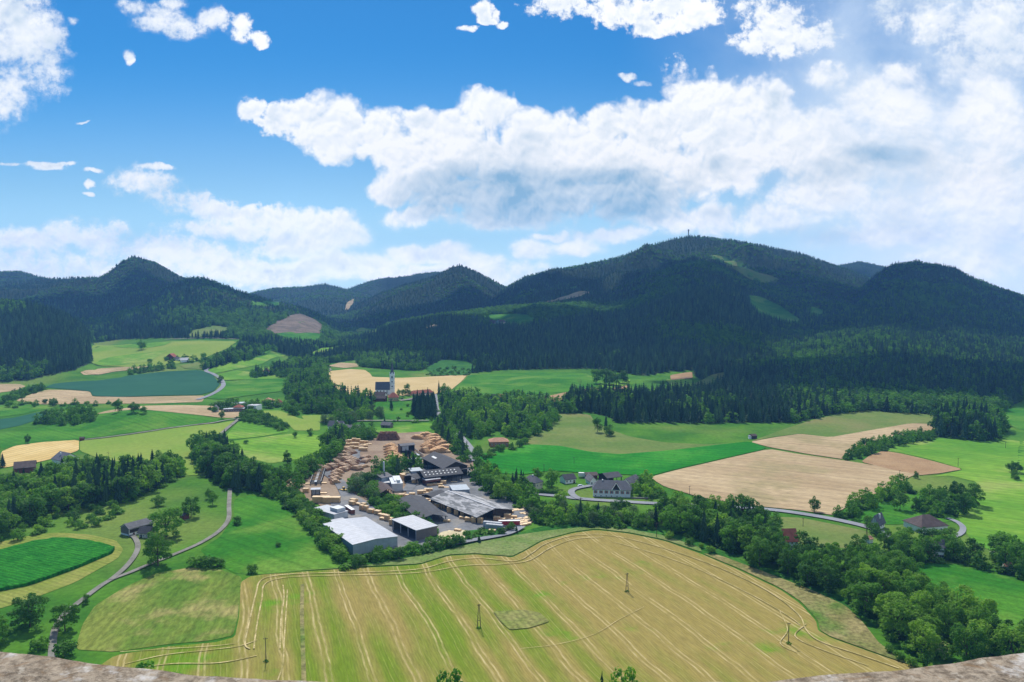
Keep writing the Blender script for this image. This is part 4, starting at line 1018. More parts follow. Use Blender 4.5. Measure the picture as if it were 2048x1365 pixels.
def build_forest_mass():
    src = bpy.data.collections.new('tree_sources')
    protos = []
    def low(seed, mt='leaf'): return crown_mesh('mass_broad', seed, [(x, y, z - .06, r, h) for x, y, z, r, h in broad_lobes(seed, 7)], 260, .060, M[mt])
    metas = [spruce_crown('mass_spruce', 201, M['needle'], 7, 6, .17), spruce_crown('mass_spruce', 202, M['needle'], 7, 6, .14), spruce_crown('mass_spruce', 203, M['needle'], 7, 6, .20),
             low(204), low(205), spruce_crown('mass_larch', 206, M['needle_light'], 6, 6, .19, .15), low(207, 'leaf_light'), low(208, 'leaf_light'), crown_mesh('undergrowth', 209, bush_lobes(209), 200, .10, M['leaf'])]
    for i, me in enumerate(metas):
        o = bpy.data.objects.new('tree_source_%s' % 'abcdefghi'[i], me); src.objects.link(o)
    idx = np.nonzero(MASS)[0]
    rg = np.random.RandomState(9)
    pick = np.where(FK[idx] == 1, 3 + rg.randint(0, 2, len(idx)), np.where(FK[idx] == 2, 5, rg.randint(0, 3, len(idx))))
    ex = np.array([[t[1], t[2], t[3], t[4]] for t in EXTRA]); ek = [t[0] for t in EXTRA]
    code = {'spruce': (0, 1, 2), 'larch': (5,), 'under': (8,)}
    epick = np.array([rg.choice(code.get(k, (6, 7) if 'light' in k or k == 'willow' else (3, 4))) for k in ek])
    ax = np.concatenate([FX[idx], ex[:, 0]]); ay = np.concatenate([FY[idx], ex[:, 1]]); az = np.concatenate([FZ[idx], terrain(ex[:, 0], ex[:, 1])])
    ah = np.concatenate([FH[idx], ex[:, 2]]); aw = np.concatenate([FW[idx], ex[:, 3]]); pick = np.concatenate([pick, epick])
    me = bpy.data.meshes.new('forest'); me.vertices.add(len(ax))
    co = np.stack([ax, ay, az - .5], -1); me.vertices.foreach_set('co', co.astype(np.float32).ravel())
    a = me.attributes.new('pick', 'INT', 'POINT'); a.data.foreach_set('value', pick.astype(np.int32))
    sc = np.stack([ah * aw, ah * aw, ah], -1)
    a = me.attributes.new('size', 'FLOAT_VECTOR', 'POINT'); a.data.foreach_set('vector', sc.astype(np.float32).ravel())
    a = me.attributes.new('turn', 'FLOAT_VECTOR', 'POINT'); t = np.zeros((len(ax), 3)); t[:, 2] = rg.uniform(0, 6.28, len(ax)); t[:, :2] = rg.normal(0, .03, (len(ax), 2)); a.data.foreach_set('vector', t.astype(np.float32).ravel())
    o = bpy.data.objects.new('forest', me); C.objects.link(o)
    tag(o, 'dark spruce and mixed forest covering the hills', 'forest', kind='stuff')
    ng = bpy.data.node_groups.new('forest_trees', 'GeometryNodeTree')
    ng.interface.new_socket('Geometry', in_out='INPUT', socket_type='NodeSocketGeometry'); ng.interface.new_socket('Geometry', in_out='OUTPUT', socket_type='NodeSocketGeometry')
    n = ng.nodes; l = ng.links
    gi = n.new('NodeGroupInput'); go = n.new('NodeGroupOutput'); ip = n.new('GeometryNodeInstanceOnPoints'); ci = n.new('GeometryNodeCollectionInfo')
    ci.inputs['Collection'].default_value = src; ci.inputs['Separate Children'].default_value = True; ci.inputs['Reset Children'].default_value = True
    mp = n.new('GeometryNodeMeshToPoints')
    l.new(gi.outputs[0], mp.inputs[0]); l.new(mp.outputs[0], ip.inputs['Points']); l.new(ci.outputs[0], ip.inputs['Instance']); ip.inputs['Pick Instance'].default_value = True
    for nm, ty, sock in (('pick', 'INT', 'Instance Index'), ('size', 'FLOAT_VECTOR', 'Scale'), ('turn', 'FLOAT_VECTOR', 'Rotation')):
        na = n.new('GeometryNodeInputNamedAttribute'); na.data_type = ty; na.inputs['Name'].default_value = nm
        l.new(na.outputs['Attribute'], ip.inputs[sock])
    l.new(ip.outputs[0], go.inputs[0])
    md = o.modifiers.new('forest_trees', 'NODES'); md.node_group = ng
build_forest_mass()
# ---------------------------------------------------------------- individual trees, named, labelled and copied
ORD = ['first','second','third','fourth','fifth','sixth','seventh','eighth','ninth','tenth','eleventh','twelfth','thirteenth','fourteenth','fifteenth','sixteenth','seventeenth','eighteenth','nineteenth']
TENS = {20:'twentieth',30:'thirtieth',40:'fortieth',50:'fiftieth',60:'sixtieth',70:'seventieth',80:'eightieth',90:'ninetieth'}
TW = {20:'twenty',30:'thirty',40:'forty',50:'fifty',60:'sixty',70:'seventy',80:'eighty',90:'ninety'}
def ordinal(n):
    if n < 20: return ORD[n - 1]
    if n < 100: return TENS[n] if n % 10 == 0 else TW[n // 10 * 10] + '-' + ORD[n % 10 - 1]
    h = n // 100; r = n % 100
    return str(n) + ('th' if 10 < r < 14 else {1:'st',2:'nd',3:'rd'}.get(r % 10, 'th'))
LOOK = {'spruce':'dark conical spruce','larch':'pale larch','broad':'dark green broadleaf tree','broadlight':'light green broadleaf tree','willow':'pale grey-green willow','big':'tall full-crowned tree',
        'biglight':'tall sunlit yellow-green tree','bush':'low dark green bush','bushlight':'low bright green bush','cream':'cream-flowering bush'}
def build_trees():
    zones = {}
    for t in TREES:
        x, y = t[1], t[2]; z = float(terrain(x, y)); t.append(z); t.append(float(project(x, y, z)[0]))
        zones.setdefault((t[5], t[0]), []).append(t)
    rg = random.Random(3); proto = {}; n = 0
    for (zone, kind), L in zones.items():
        L.sort(key=lambda t: t[-1])
        for i, t in enumerate(L):
            _, x, y, h, wf, _, z, px = t
            name, cat = KINDNAME[kind]
            v = rg.randrange(len(KIT[kind])); crown, trunk = KIT[kind][v]
            root = bpy.data.objects.new(name, None); C.objects.link(root); root.empty_display_size = 1
            root.location = (x, y, z - .1)
            w = h * wf * (1.0 if kind in ('spruce', 'larch') else 1.08)
            if 'bush' in name or kind == 'cream': w = h * wf * 1.0
            root.scale = (w, w, h); root.rotation_euler = (rg.gauss(0, .02), rg.gauss(0, .02), rg.uniform(0, 6.28))
            for nm, me in (('crown', crown), ('stem' if name == 'bush' else 'trunk', trunk)):
                c = bpy.data.objects.new(nm, me); C.objects.link(c); c.parent = root
            if kind == 'cream':
                global CREAM
                c = bpy.data.objects.new('cream_tuft', CREAM); C.objects.link(c); c.parent = root
            root['category'] = cat
            where = zone
            if len(L) == 1:
                lab = LOOK[kind] + ', the ' + where if not where.startswith(('the ', 'castle')) else LOOK[kind] + ' on the ' + where
                if zone[:4] in ('roun', 'tall', 'leaf', 'flat', 'dens', 'tree', 'lone', 'tiny', 'smal', 'shru', 'slim', 'sapl', 'brig', 'crea'): lab = LOOK[kind] + ': ' + zone
            else:
                lab = '%s, %s from left, %s' % (LOOK[kind], ordinal(i + 1), where)
                root['group'] = LOOK[kind] + 's, ' + where
            root['label'] = lab; n += 1
    print('TREE OBJECTS', n)
rgx = random.Random(4)
CREAM = crown_mesh('cream_tuft', 130, [(a * 1.02, b * 1.02, c + .05, d * .9, e * .9) for a, b, c, d, e in bush_lobes(120)], 150, .05, M['cream'])  # cream-coloured leaf clumps laid over the bush crown
build_trees()
# ---------------------------------------------------------------- buildings
def sheet(name, col, period=1.0, depth=.12, rough=.5, spec=.4, axis=0, var=.12, patch=None):
    """ribbed or boarded sheet: a stripe pattern along one object axis"""
    m, w, b = material(name, rough, spec)
    tc = w.new('ShaderNodeTexCoord'); sx = w.new('ShaderNodeSeparateXYZ'); w.l.new(tc.outputs['Object'], sx.inputs[0])
    s = w.m('SINE', w.m('MULTIPLY', sx.outputs[axis], 2 * math.pi / period))
    n = w.noise(tc.outputs['Object'], .35, 5.0, .65)
    k = w.m('MULTIPLY', w.m('MULTIPLY_ADD', s, depth, 1.0), w.ss(n.outputs['Fac'], .3, .7, 1 - var, 1 + var))
    c = (col[0], col[1], col[2])
    if patch:
        v = w.new('ShaderNodeTexVoronoi', distance='MANHATTAN'); v.inputs['Scale'].default_value = .24
        w.l.new(w.vm('MULTIPLY', tc.outputs['Object'], (1.6, .6, 0.0)), v.inputs['Vector'])
        sp = w.new('ShaderNodeSeparateColor'); w.l.new(v.outputs['Color'], sp.inputs[0])
        c = w.mix(w.ss(sp.outputs[0], .1, .8), col, patch)
    w.l.new(w.vm('SCALE', c, scale=k), b.inputs['Base Color'])
    return m
M.update({
 'roof_pale': sheet('pale_metal_roof', (.35,.365,.40), 3.4, .06, .45, .5, 1),
 'roof_pale2': sheet('pale_metal_roof_second', (.35,.36,.39), 2.4, .07, .5, .5, 0),
 'roof_fibre': sheet('weathered_fibre_cement', (.14,.145,.15), 1.3, .14, .85, .2, 1, .25, (.36,.355,.36)),
 'roof_dark': sheet('dark_roof', (.060,.062,.070), 1.1, .08, .8, .2, 0, .2),
 'roof_grey': sheet('grey_roof', (.125,.125,.135), 1.1, .08, .8, .2, 0, .2),
 'roof_brown': sheet('brown_roof', (.095,.07,.065), .9, .1, .85, .2, 0, .2),
 'roof_red': sheet('red_tile_roof', (.30,.095,.06), .6, .14, .85, .2, 0, .2),
 'roof_orange': sheet('orange_tile_roof', (.42,.22,.14), .6, .14, .85, .2, 0, .15),
 'roof_slate': sheet('slate_roof', (.10,.105,.125), .6, .1, .7, .3, 0, .15),
 'steel': sheet('blue_grey_sheet', (.30,.35,.40), 1.0, .05, .5, .5, 0),
 'steel2': sheet('light_grey_sheet', (.50,.52,.54), 1.0, .05, .5, .5, 0),
 'white': plain('white_render', (.88,.87,.85), .9, .2, .06),
 'cream': plain('cream_render', (.62,.55,.42), .9, .2, .08),
 'yellow_wall': plain('ochre_render', (.58,.46,.22), .9, .2, .08),
 'blue_wall': plain('pale_blue_render', (.45,.55,.66), .9, .2, .06),
 'brick': sheet('orange_brick', (.40,.20,.12), .25, .1, .9, .1, 2),
 'wood': sheet('grey_boards', (.17,.15,.14), .45, .25, .9, .1, 0),
 'wood_red': sheet('red_brown_boards', (.16,.065,.05), .45, .2, .9, .1, 0),
 'wood_dark': sheet('dark_boards', (.055,.045,.04), .45, .25, .9, .1, 0),
 'inside': plain('dim_interior', (.05,.045,.04), .95, .05),
 'glass': plain('window_glass', (.03,.04,.05), .12, .6, .02),
 'frame': plain('painted_frame', (.7,.7,.68), .6, .3, .04),
 'shutter': plain('red_shutter', (.36,.05,.035), .7, .3, .1),
 'darksteel': plain('dark_steel', (.05,.06,.07), .5, .5, .15, 2.0),
 'conc': plain('concrete', (.38,.37,.35), .9, .2),
 'galv': plain('galvanised_post', (.55,.57,.6), .45, .5),
 'red': plain('red_tarpaulin', (.42,.018,.03), .45, .5, .06),
 'tyre': plain('tyre', (.02,.02,.02), .9, .1), 'rim': plain('rim', (.4,.4,.42), .4, .5),
 'blue': plain('blue_foil', (.06,.18,.34), .4, .5, .2, 1.5), 'yel': plain('loader_paint', (.65,.42,.03), .45, .5, .05),
 'carw': plain('car_paint', (.6,.68,.78), .3, .6, .03), 'card': plain('dark_car_paint', (.03,.035,.05), .3, .6, .03),
})
def corner(px, py, h):
    """world point seen at a pixel that is h metres above the ground under it"""
    u, e = map(float, ray(px, py)); Y = 262.0; prev = Y
    while Y < 6000:
        if float(terrain(u * Y, Y)) + h >= H + e * Y: break
        prev = Y; Y *= 1.003
    for _ in range(14):
        m = (prev + Y) / 2
        if float(terrain(u * m, m)) + h >= H + e * m: Y = m
        else: prev = m
    return Vector((u * Y, Y, float(terrain(u * Y, Y))))
def frame3(p0, p1, p2=None, h=5.0, D=None, W=None):
    a = corner(p0[0], p0[1], h); b = corner(p1[0], p1[1], h)
    d = (b - a); d.z = 0; w = d.length; ang = math.atan2(d.y, d.x)
    if D is None:
        c = corner(p2[0], p2[1], h) - a; n = Vector((-d.y, d.x, 0)).normalized(); D = max(4.0, abs(c.dot(n)))
    w = W or w
    q = [a, a + Vector((math.cos(ang), math.sin(ang), 0)) * w, a + Vector((-math.sin(ang), math.cos(ang), 0)) * D]
    z = min(float(terrain(p.x, p.y)) for p in q + [q[1] + q[2] - a])
    return Vector((a.x, a.y, z)), ang, w, D
def bx(x0, x1, y0, y1, z0, z1):
    V = [(x0,y0,z0),(x1,y0,z0),(x1,y1,z0),(x0,y1,z0),(x0,y0,z1),(x1,y0,z1),(x1,y1,z1),(x0,y1,z1)]
    return V, [(0,3,2,1),(4,5,6,7),(0,1,5,4),(1,2,6,5),(2,3,7,6),(3,0,4,7)]
def prism(sec, a0, a1, axis):
    """sec: (s, z) outline, extruded along x or y"""
    n = len(sec); V = []
    for a in (a0, a1):
        for s, z in sec: V.append((a, s, z) if axis == 'x' else (s, a, z))
    Fc = [tuple(range(n)), tuple(range(2 * n - 1, n - 1, -1))] + [(i, i + n, (i + 1) % n + n, (i + 1) % n) for i in range(n)]
    return V, Fc
def fixn(o):
    import bmesh
    b = bmesh.new(); b.from_mesh(o.data); bmesh.ops.recalc_face_normals(b, faces=b.faces); b.to_mesh(o.data); b.free()
def part(name, vf, mat, parent):
    o = put(name, vf[0], vf[1], mat, parent); fixn(o); return o
def roof_gable(W, D, he, rise, axis, ov=.8, th=.28, ex=None):
    L, S = (W, D) if axis == 'x' else (D, W); ex = ov if ex is None else ex
    sl = rise / (S / 2); e = he - ov * sl
    sec = [(-ov, e), (S / 2, he + rise), (S + ov, e), (S + ov, e + th), (S / 2, he + rise + th), (-ov, e + th)]
    return prism(sec, -ex, L + ex, axis)
def roof_hip(W, D, he, rise, ov=.6, hip=1.0, th=.2):
    m = D / 2 * hip
    z0 = he - .1
    if W >= D: r = [(m, D / 2), (W - m, D / 2)]
    else: r = [(W / 2, W / 2 * hip), (W / 2, D - W / 2 * hip)]
    V = [(-ov,-ov,z0),(W+ov,-ov,z0),(W+ov,D+ov,z0),(-ov,D+ov,z0),(-ov,-ov,z0+th),(W+ov,-ov,z0+th),(W+ov,D+ov,z0+th),(-ov,D+ov,z0+th),(r[0][0],r[0][1],he+rise),(r[1][0]+.01,r[1][1]+.01,he+rise)]
    Fc = [(3,2,1,0),(0,1,5,4),(1,2,6,5),(2,3,7,6),(3,0,4,7)]
    Fc += [(4,5,9,8),(5,6,9),(6,7,8,9),(7,4,8)] if W >= D else [(4,5,8),(5,6,9,8),(6,7,9),(7,4,8,9)]
    return V, Fc
def walls(W, D, he, rise, axis, base=-1.2):
    if axis == 'flat': return bx(0, W, 0, D, base, he)
    L, S = (W, D) if axis == 'x' else (D, W)
    return prism([(0, base), (S, base), (S, he), (S / 2, he + rise - .05), (0, he)], 0, L, axis)
def window(parent, W, D, side, s, z, w, h, shutters=False, framed=True, mat='glass'):
    """side: front, right, left or back; s: along the side"""
    d = .05
    def place(a0, a1, z0, z1, o0, o1):
        if side == 'front': return bx(a0, a1, -o1, -o0, z0, z1)
        if side == 'back': return bx(a0, a1, D + o0, D + o1, z0, z1)
        if side == 'right': return bx(W + o0, W + o1, a0, a1, z0, z1)
        return bx(-o1, -o0, a0, a1, z0, z1)
    o = part('window', place(s - w / 2, s + w / 2, z, z + h, -.02, d), M[mat], parent)
    if framed:
        t = .12
        fr = [place(s - w / 2 - t, s - w / 2, z - t, z + h + t, -.02, d + .04), place(s + w / 2, s + w / 2 + t, z - t, z + h + t, -.02, d + .04),
              place(s - w / 2, s + w / 2, z + h, z + h + t, -.02, d + .04), place(s - w / 2, s + w / 2, z - t, z, -.02, d + .07), place(s - .04, s + .04, z, z + h, d, d + .03)]
        part('frame', join(fr), M['frame'], o)
    if shutters:
        for q in (-1, 1):
            c = s + q * (w * .5 + .12 + w * .28)
            part('shutter', place(c - w * .26, c + w * .26, z - .05, z + h + .05, -.01, d + .05), M['shutter'], o)
    return o
def house(name, label, cat, p0, p1, p2=None, h=5, D=None, W=None, rise=2.5, axis='x', wall='white', roof='roof_grey', ov=.7, wins=(), doors=(), chimney=None, group=None, hip=None, winsz=(1.0, 1.3), shutters=False, framed=True, gable=None, recess=0.0):
    o, ang, W, D = frame3(p0, p1, p2, h, D, W)
    # the pixels mark the eaves: pull the walls in by the overhang
    root = empty(name, o, ang); tag(root, label, cat, group)
    root.location = o + Vector((math.cos(ang) - math.sin(ang) * 1, math.sin(ang) + math.cos(ang), 0)) * ov
    W -= 2 * ov; D -= 2 * ov; W = max(W, 3); D = max(D, 3)
    rt = M[roof]
    if axis == 'hip':
        part('wall', bx(0, W, 0, D, -1.2, h - .1), M[wall], root); r = part('roof', roof_hip(W, D, h, rise, ov, 1.0 if hip is None else hip), rt, root)
    elif axis == 'flat':
        part('wall', bx(0, W, 0, D, -1.2, h), M[wall], root); r = part('roof', bx(-ov, W + ov, -ov, D + ov, h + .004, h + .35), rt, root)
    else:
        part('wall', walls(W, D, h - .02, rise, axis), M[wall], root); r = part('roof', roof_gable(W, D, h, rise, axis, ov), rt, root)
    for side, n, z in wins:
        L = W if side in ('front', 'back') else D
        for i in range(n):
            window(root, W, D, side, L * (i + .5) / n, z, winsz[0], winsz[1], shutters, framed)
    for side, s, w, hh in doors:
        L = (W if side in ('front', 'back') else D) * s
        d = {'front': bx(L - w / 2, L + w / 2, -.08, .02, -.3, hh), 'right': bx(W - .02, W + .08, L - w / 2, L + w / 2, -.3, hh), 'left': bx(-.08, .02, L - w / 2, L + w / 2, -.3, hh), 'back': bx(L - w / 2, L + w / 2, D - .02, D + .08, -.3, hh)}[side]
        part('door', d, M['wood_dark'], root)
    if chimney:
        cx, cy, ch = chimney
        c = part('chimney', bx(W * cx - .45, W * cx + .45, D * cy - .45, D * cy + .45, h, h + rise + ch), M['white'], r)
    return root, W, D
def shed(name, label, p0, p1, p2=None, h=5, D=None, rise=1.5, axis='y', roof='roof_fibre', wall='wood', closed=('back',), npost=(4, 4), ov=.6, W=None, post='wood_dark', group=None, beam=True):
    """timber shed open on some sides: posts, back walls, roof"""
    o, ang, W, D = frame3(p0, p1, p2, h, D, W)
    root = empty(name, o, ang); tag(root, label, 'shed', group)
    root.location = o + Vector((math.cos(ang) - math.sin(ang), math.sin(ang) + math.cos(ang), 0)) * ov
    W -= 2 * ov; D -= 2 * ov
    t = .2
    top = h - .05
    gz = rise
    def wallpoly(side):
        if axis == 'y' and side in ('front', 'back'):
            sec = [(0, -1), (W, -1), (W, top), (W / 2, top + rise - .1), (0, top)]
            y = 0 if side == 'front' else D - t
            return prism(sec, y, y + t, 'y')
        if axis == 'x' and side in ('left', 'right'):
            sec = [(0, -1), (D, -1), (D, top), (D / 2, top + rise - .1), (0, top)]
            x = 0 if side == 'left' else W - t
            return prism(sec, x, x + t, 'x')
        return {'front': bx(0, W, 0, t, -1, top), 'back': bx(0, W, D - t, D, -1, top), 'left': bx(0, t, .21, D - .21, -1, top), 'right': bx(W - t, W, .21, D - .21, -1, top)}[side]
    for s in closed:
        part('wall', wallpoly(s), M[wall], root)
    for side, n in zip(('front', 'left', 'right'), (npost[0], npost[1], npost[1])):
        if side in closed: continue
        for i in range(n):
            f = i / (n - 1)
            x, y = {'front': (.25 + f * (W - .5), .25), 'left': (.25, .8 + f * (D - 1.6)), 'right': (W - .25, .8 + f * (D - 1.6))}[side]
            part('post', bx(x - .17, x + .17, y - .17, y + .17, -1, top - .02), M[post], root)
    if axis in ('x', 'y'): part('roof', roof_gable(W, D, h, rise, axis, ov), M[roof], root)
    elif axis == 'flat': part('roof', bx(-ov, W + ov, -ov, D + ov, h, h + .35), M[roof], root)
    elif axis == 'mono':
        part('roof', prism([(-ov, h), (D + ov, h + rise), (D + ov, h + rise + .3), (-ov, h + .3)], -ov, W + ov, 'x'), M[roof], root)
    return root, W, D

# --- the sawmill
r, W, D = house('metal_hall', 'large grey metal hall with pale roof behind the shrubs, biggest of the front halls', 'hall', (705,1090), (797,1073.5), (664,1045), h=6.5, rise=.9, axis='y', wall='steel', roof='roof_pale', ov=.5, doors=[('right', .3, 4, 4)], wins=())
part('downpipe', bx(W + .02, W + .2, .3, .5, -.5, 6.3), M['darksteel'], r)
shed('open_shed', 'pale-roofed hall open toward the big grey hall, with steel posts and board end wall', (832,1062), (876.5,1052.5), (776,1041), h=7.0, rise=.8, axis='flat', roof='roof_pale2', wall='wood', closed=('front','back','right'), npost=(2,4), post='galv', ov=.5)
r, W, D = house('white_hall', 'small white flat-roofed hall with rooftop box at the upper end of the grey hall', 'hall', (668,1030), (697,1023), (648,1012), h=4.6, axis='flat', wall='steel2', roof='roof_pale', ov=.3)
part('rooftop_box', bx(W * .35, W * .95, D * .08, D * .42, 4.96, 7.2), M['steel2'], r)
house('low_annex', 'low grey flat annex between the white hall and the grey hall', 'annex', (664,1045), (692,1040), h=2.4, D=5, axis='flat', wall='steel2', roof='roof_pale', ov=.2)
r, W, D = shed('timber_shed', 'longest timber shed with patched grey fibre roof and stacks along its open side', (953,1035.5), (1028,1019.5), (864,997), h=5.0, rise=3.2, axis='y', roof='roof_fibre', wall='wood_dark', closed=('back','right'), npost=(5, 9), ov=.8)
part('gable_boarding', prism([(W * .45, 0), (W, 0), (W, 4.9), (W / 2, 7.9), (W * .45, 7.6)], .32, .46, 'y'), M['wood_dark'], r)
part('ridge_cap', bx(W / 2 - .6, W / 2 + .6, -.7, D + .7, 8.5, 8.66), M['roof_pale2'], [c for c in r.children if c.name.startswith('roof')][0])
shed('dark_shed', 'long dark low-gabled shed between the thicket and the timber shed', (836,1040), (896,1033), (770,1002), h=4.2, rise=2.4, axis='y', roof='roof_dark', wall='wood_red', closed=('left','back'), npost=(5, 8), ov=.9)
shed('lean_to', 'little dark roof tucked against the far end of the timber shed', (864,995), (894,985), (858,985), h=4.2, rise=1.0, axis='x', roof='roof_dark', wall='wood', closed=('back',), npost=(4,2))
r, W, D = shed('mill_building', 'high dark gabled mill building beside the log piles', (886,938), (938,932), (862,914), h=8.5, rise=4.2, axis='y', roof='roof_dark', wall='wood_dark', closed=('back','right','front'), npost=(3,6), ov=1.0)
part('roof_light', prism([(W * .20, 10.55), (W * .28, 11.25), (W * .28, 11.33), (W * .20, 10.63)], D * .62, D * .82, 'y'), M['frame'], r)
part('canopy', bx(-1, W + 3, -5, -.25, 7.0, 7.3), M['roof_dark'], r)
r, W, D = shed('sorting_shed', 'dark long shed with two rows of small roof lights, open toward the yard', (848,956), (927,947.5), h=6.5, D=19, rise=3.2, axis='x', roof='roof_dark', wall='wood_dark', closed=('back','left'), npost=(8,2), ov=.8)
rf = [c for c in r.children if c.name.startswith('roof')][0]
for row in (.14, .32):
    for i in range(9):
        x = W * (.06 + .1 * i); y = D * row; z = 6.5 + 3.2 * row * 2 + .3
        part('roof_light', prism([(y - .5, z - .17), (y + .5, z + .17), (y + .5, z + .28), (y - .5, z - .06)], x - .5, x + .5, 'x'), M['frame'], rf)
r, W, D = shed('red_annex', 'red boarded annex with a whitish roof in front of the dark sorting shed', (852,962), (882,958), (848,957), h=5.0, D=8, rise=.5, axis='flat', roof='roof_pale', wall='wood_red', closed=('back','left','right'), npost=(4,2), ov=.4)
part('fascia', bx(-.4, W + .4, -.46, -.402, 3.6, 5.0), M['wood_red'], r)
shed('small_dark_shed', 'small black-roofed shed left of the red annex', (833,959), (848,955), (822,949), h=5, rise=1.6, axis='x', roof='roof_dark', wall='wood_dark', closed=('back',), npost=(3,2))
r, W, D = house('kiln_house', 'silver flat-roofed kiln building with stub ducts', 'kiln', (783,969), (806,967.5), (779.5,953), h=6.0, axis='flat', wall='steel2', roof='steel2', ov=.15)
part('duct', bx(W * .3, W * .42, D * .2, D * .8, 6.36, 7.3), M['galv'], r); part('duct', bx(W * .5, W * .8, D * .1, D * .3, 6.36, 8.2), M['steel2'], r)
r, W, D = house('boiler_house', 'grey boiler house with a thin silver chimney', 'boiler house', (763,957), (786,952), (770,944), h=7.0, rise=1.6, axis='x', wall='steel', roof='roof_grey', ov=.4)
part('chimney', tube((W * .85, D * .6, 0), (W * .85, D * .6, 17), .75, .7, 12), M['galv'], r)
house('louvred_annex', 'low grey ribbed annex left of the silver kiln', 'annex', (757,967), (781,966), (755,957.5), h=4.0, axis='flat', wall='steel', roof='steel2', ov=.2)
shed('brown_shed', 'brown gabled shed open toward the yard, below the kiln', (761,986), (790,983), (739,971), h=5, rise=2.2, axis='y', roof='roof_brown', wall='wood_red', closed=('left','back'), npost=(3,4), ov=.8)
house('low_store', 'low blue-grey flat-roofed store behind the timber shed', 'store', (905,982), (940,980), (903,971), h=3.2, axis='flat', wall='steel', roof='steel', ov=.3)
house('low_store', 'low grey-blue roof between the mill building and the little black shed', 'store', (822,944), (846,942), (821,937), h=2.6, axis='flat', wall='steel', roof='steel', ov=.3)
r, W, D = shed('sorter_cabin', 'dark raised cabin at the head of the far log conveyor', (801,893), (831,890), h=9, D=9, rise=1.2, axis='x', roof='roof_grey', wall='darksteel', closed=('back','left','right'), npost=(5,2), ov=.6)
part('cabin', bx(W * .1, W * .55, -.1, D * .5, 4.5, 8.7), M['steel'], r)
r, W, D = shed('control_hut', 'small hut with white flat roof at the lower end of the near conveyor', (621,981), (641,980), h=5, D=6, axis='flat', roof='roof_pale', wall='steel2', closed=('back',), npost=(3,2), ov=.3)
# --- log conveyors
def conveyor(label, a, b, width, hh, logs=True):
    A = G(*a); B = G(*b); d = B - A; d.z = 0; L = d.length; ang = math.atan2(d.y, d.x)
    root = empty('log_conveyor', A, ang); tag(root, label, 'conveyor')
    for s in (-1, 1):
        P = [bx(0, L, s * width / 2 - .25, s * width / 2 + .25, hh - .5, hh)]
        part('rail', join(P), M['darksteel'], root)
    n = int(L / 4.5)
    for i in range(n + 1):
        x = L * i / n
        part('trestle', join([bx(x - .15, x + .15, -width / 2 - .2, -width / 2 + .2, -1, hh - .52), bx(x - .15, x + .15, width / 2 - .2, width / 2 + .2, -1, hh - .52), bx(x - .12, x + .12, -width / 2 + .21, width / 2 - .21, hh - .9, hh - .6)]), M['darksteel'], root)
    part('belt', bx(0, L, -width * .12, width * .12, hh - .45, hh - .3), M['steel'], root)
    part('bunk_row', join([bx(L * (i + .5) / (n * 2) - .25, L * (i + .5) / (n * 2) + .25, -width / 2 + .3, width / 2 - .3, hh * .35, hh * .35 + .4) for i in range(n * 2)]), M['darksteel'], root)
    if logs:
        rg = random.Random(int(L)); P = []
        for i in range(int(L / 5)):
            x = 1 + i * 4.9; w = width * .38
            P.append(tube((x, -w, hh + .1), (x + rg.uniform(-.4, .4), w, hh + .1), .28, .24, 6))
        part('log_load', join(P), M['logside'], root)
def logmat(name, side, end):
    return plain(name, side, .85, .2, .25, 1.2)
M['logside'] = logmat('debarked_log', (.56,.35,.18), None)
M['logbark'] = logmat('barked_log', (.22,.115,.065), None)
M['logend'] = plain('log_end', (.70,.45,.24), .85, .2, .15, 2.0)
M['logtop'] = plain('pale_upper_log', (.52,.37,.25), .85, .2, .25, 1.0)
M['plank'] = sheet('sawn_timber', (.64,.41,.20), .5, .16, .8, .2, 2, .12)
M['planktop'] = sheet('sawn_timber_pale', (.78,.58,.36), .5, .12, .8, .2, 2, .12)
M['plankold'] = sheet('greyed_timber', (.40,.33,.26), .5, .16, .85, .2, 2, .15)
conveyor('steel log conveyor running toward the yard from the raised dark cabin', (813,897), (838,917), 7.5, 3.0)
conveyor('steel log conveyor in the left yard above the white-roofed hut', (640,945), (631,972), 8.0, 3.4)
def bridge():
    A = G(803,931); B = G(870,927); d = B - A; d.z = 0; L = d.length
    root = empty('conveyor_bridge', A, math.atan2(d.y, d.x)); tag(root, 'grey enclosed conveyor bridge on posts leading to the mill building', 'conveyor bridge')
    part('deck', bx(0, L, -1, 1, 4.2, 5.4), M['steel'], root)
    for i in range(6): part('post', bx(L * i / 5 - .2, L * i / 5 + .2, -.8, .8, -1, 4.18), M['darksteel'], root)
    root = empty('retaining_wall', G(801,940), math.atan2(d.y, d.x)); tag(root, 'low concrete bunker wall beside the sawdust', 'wall')
    part('panel', bx(0, 26, 0, .5, -1, 2.6), M['conc'], root); part('panel', bx(0, .5, .51, 9, -1, 2.6), M['conc'], root)
bridge()
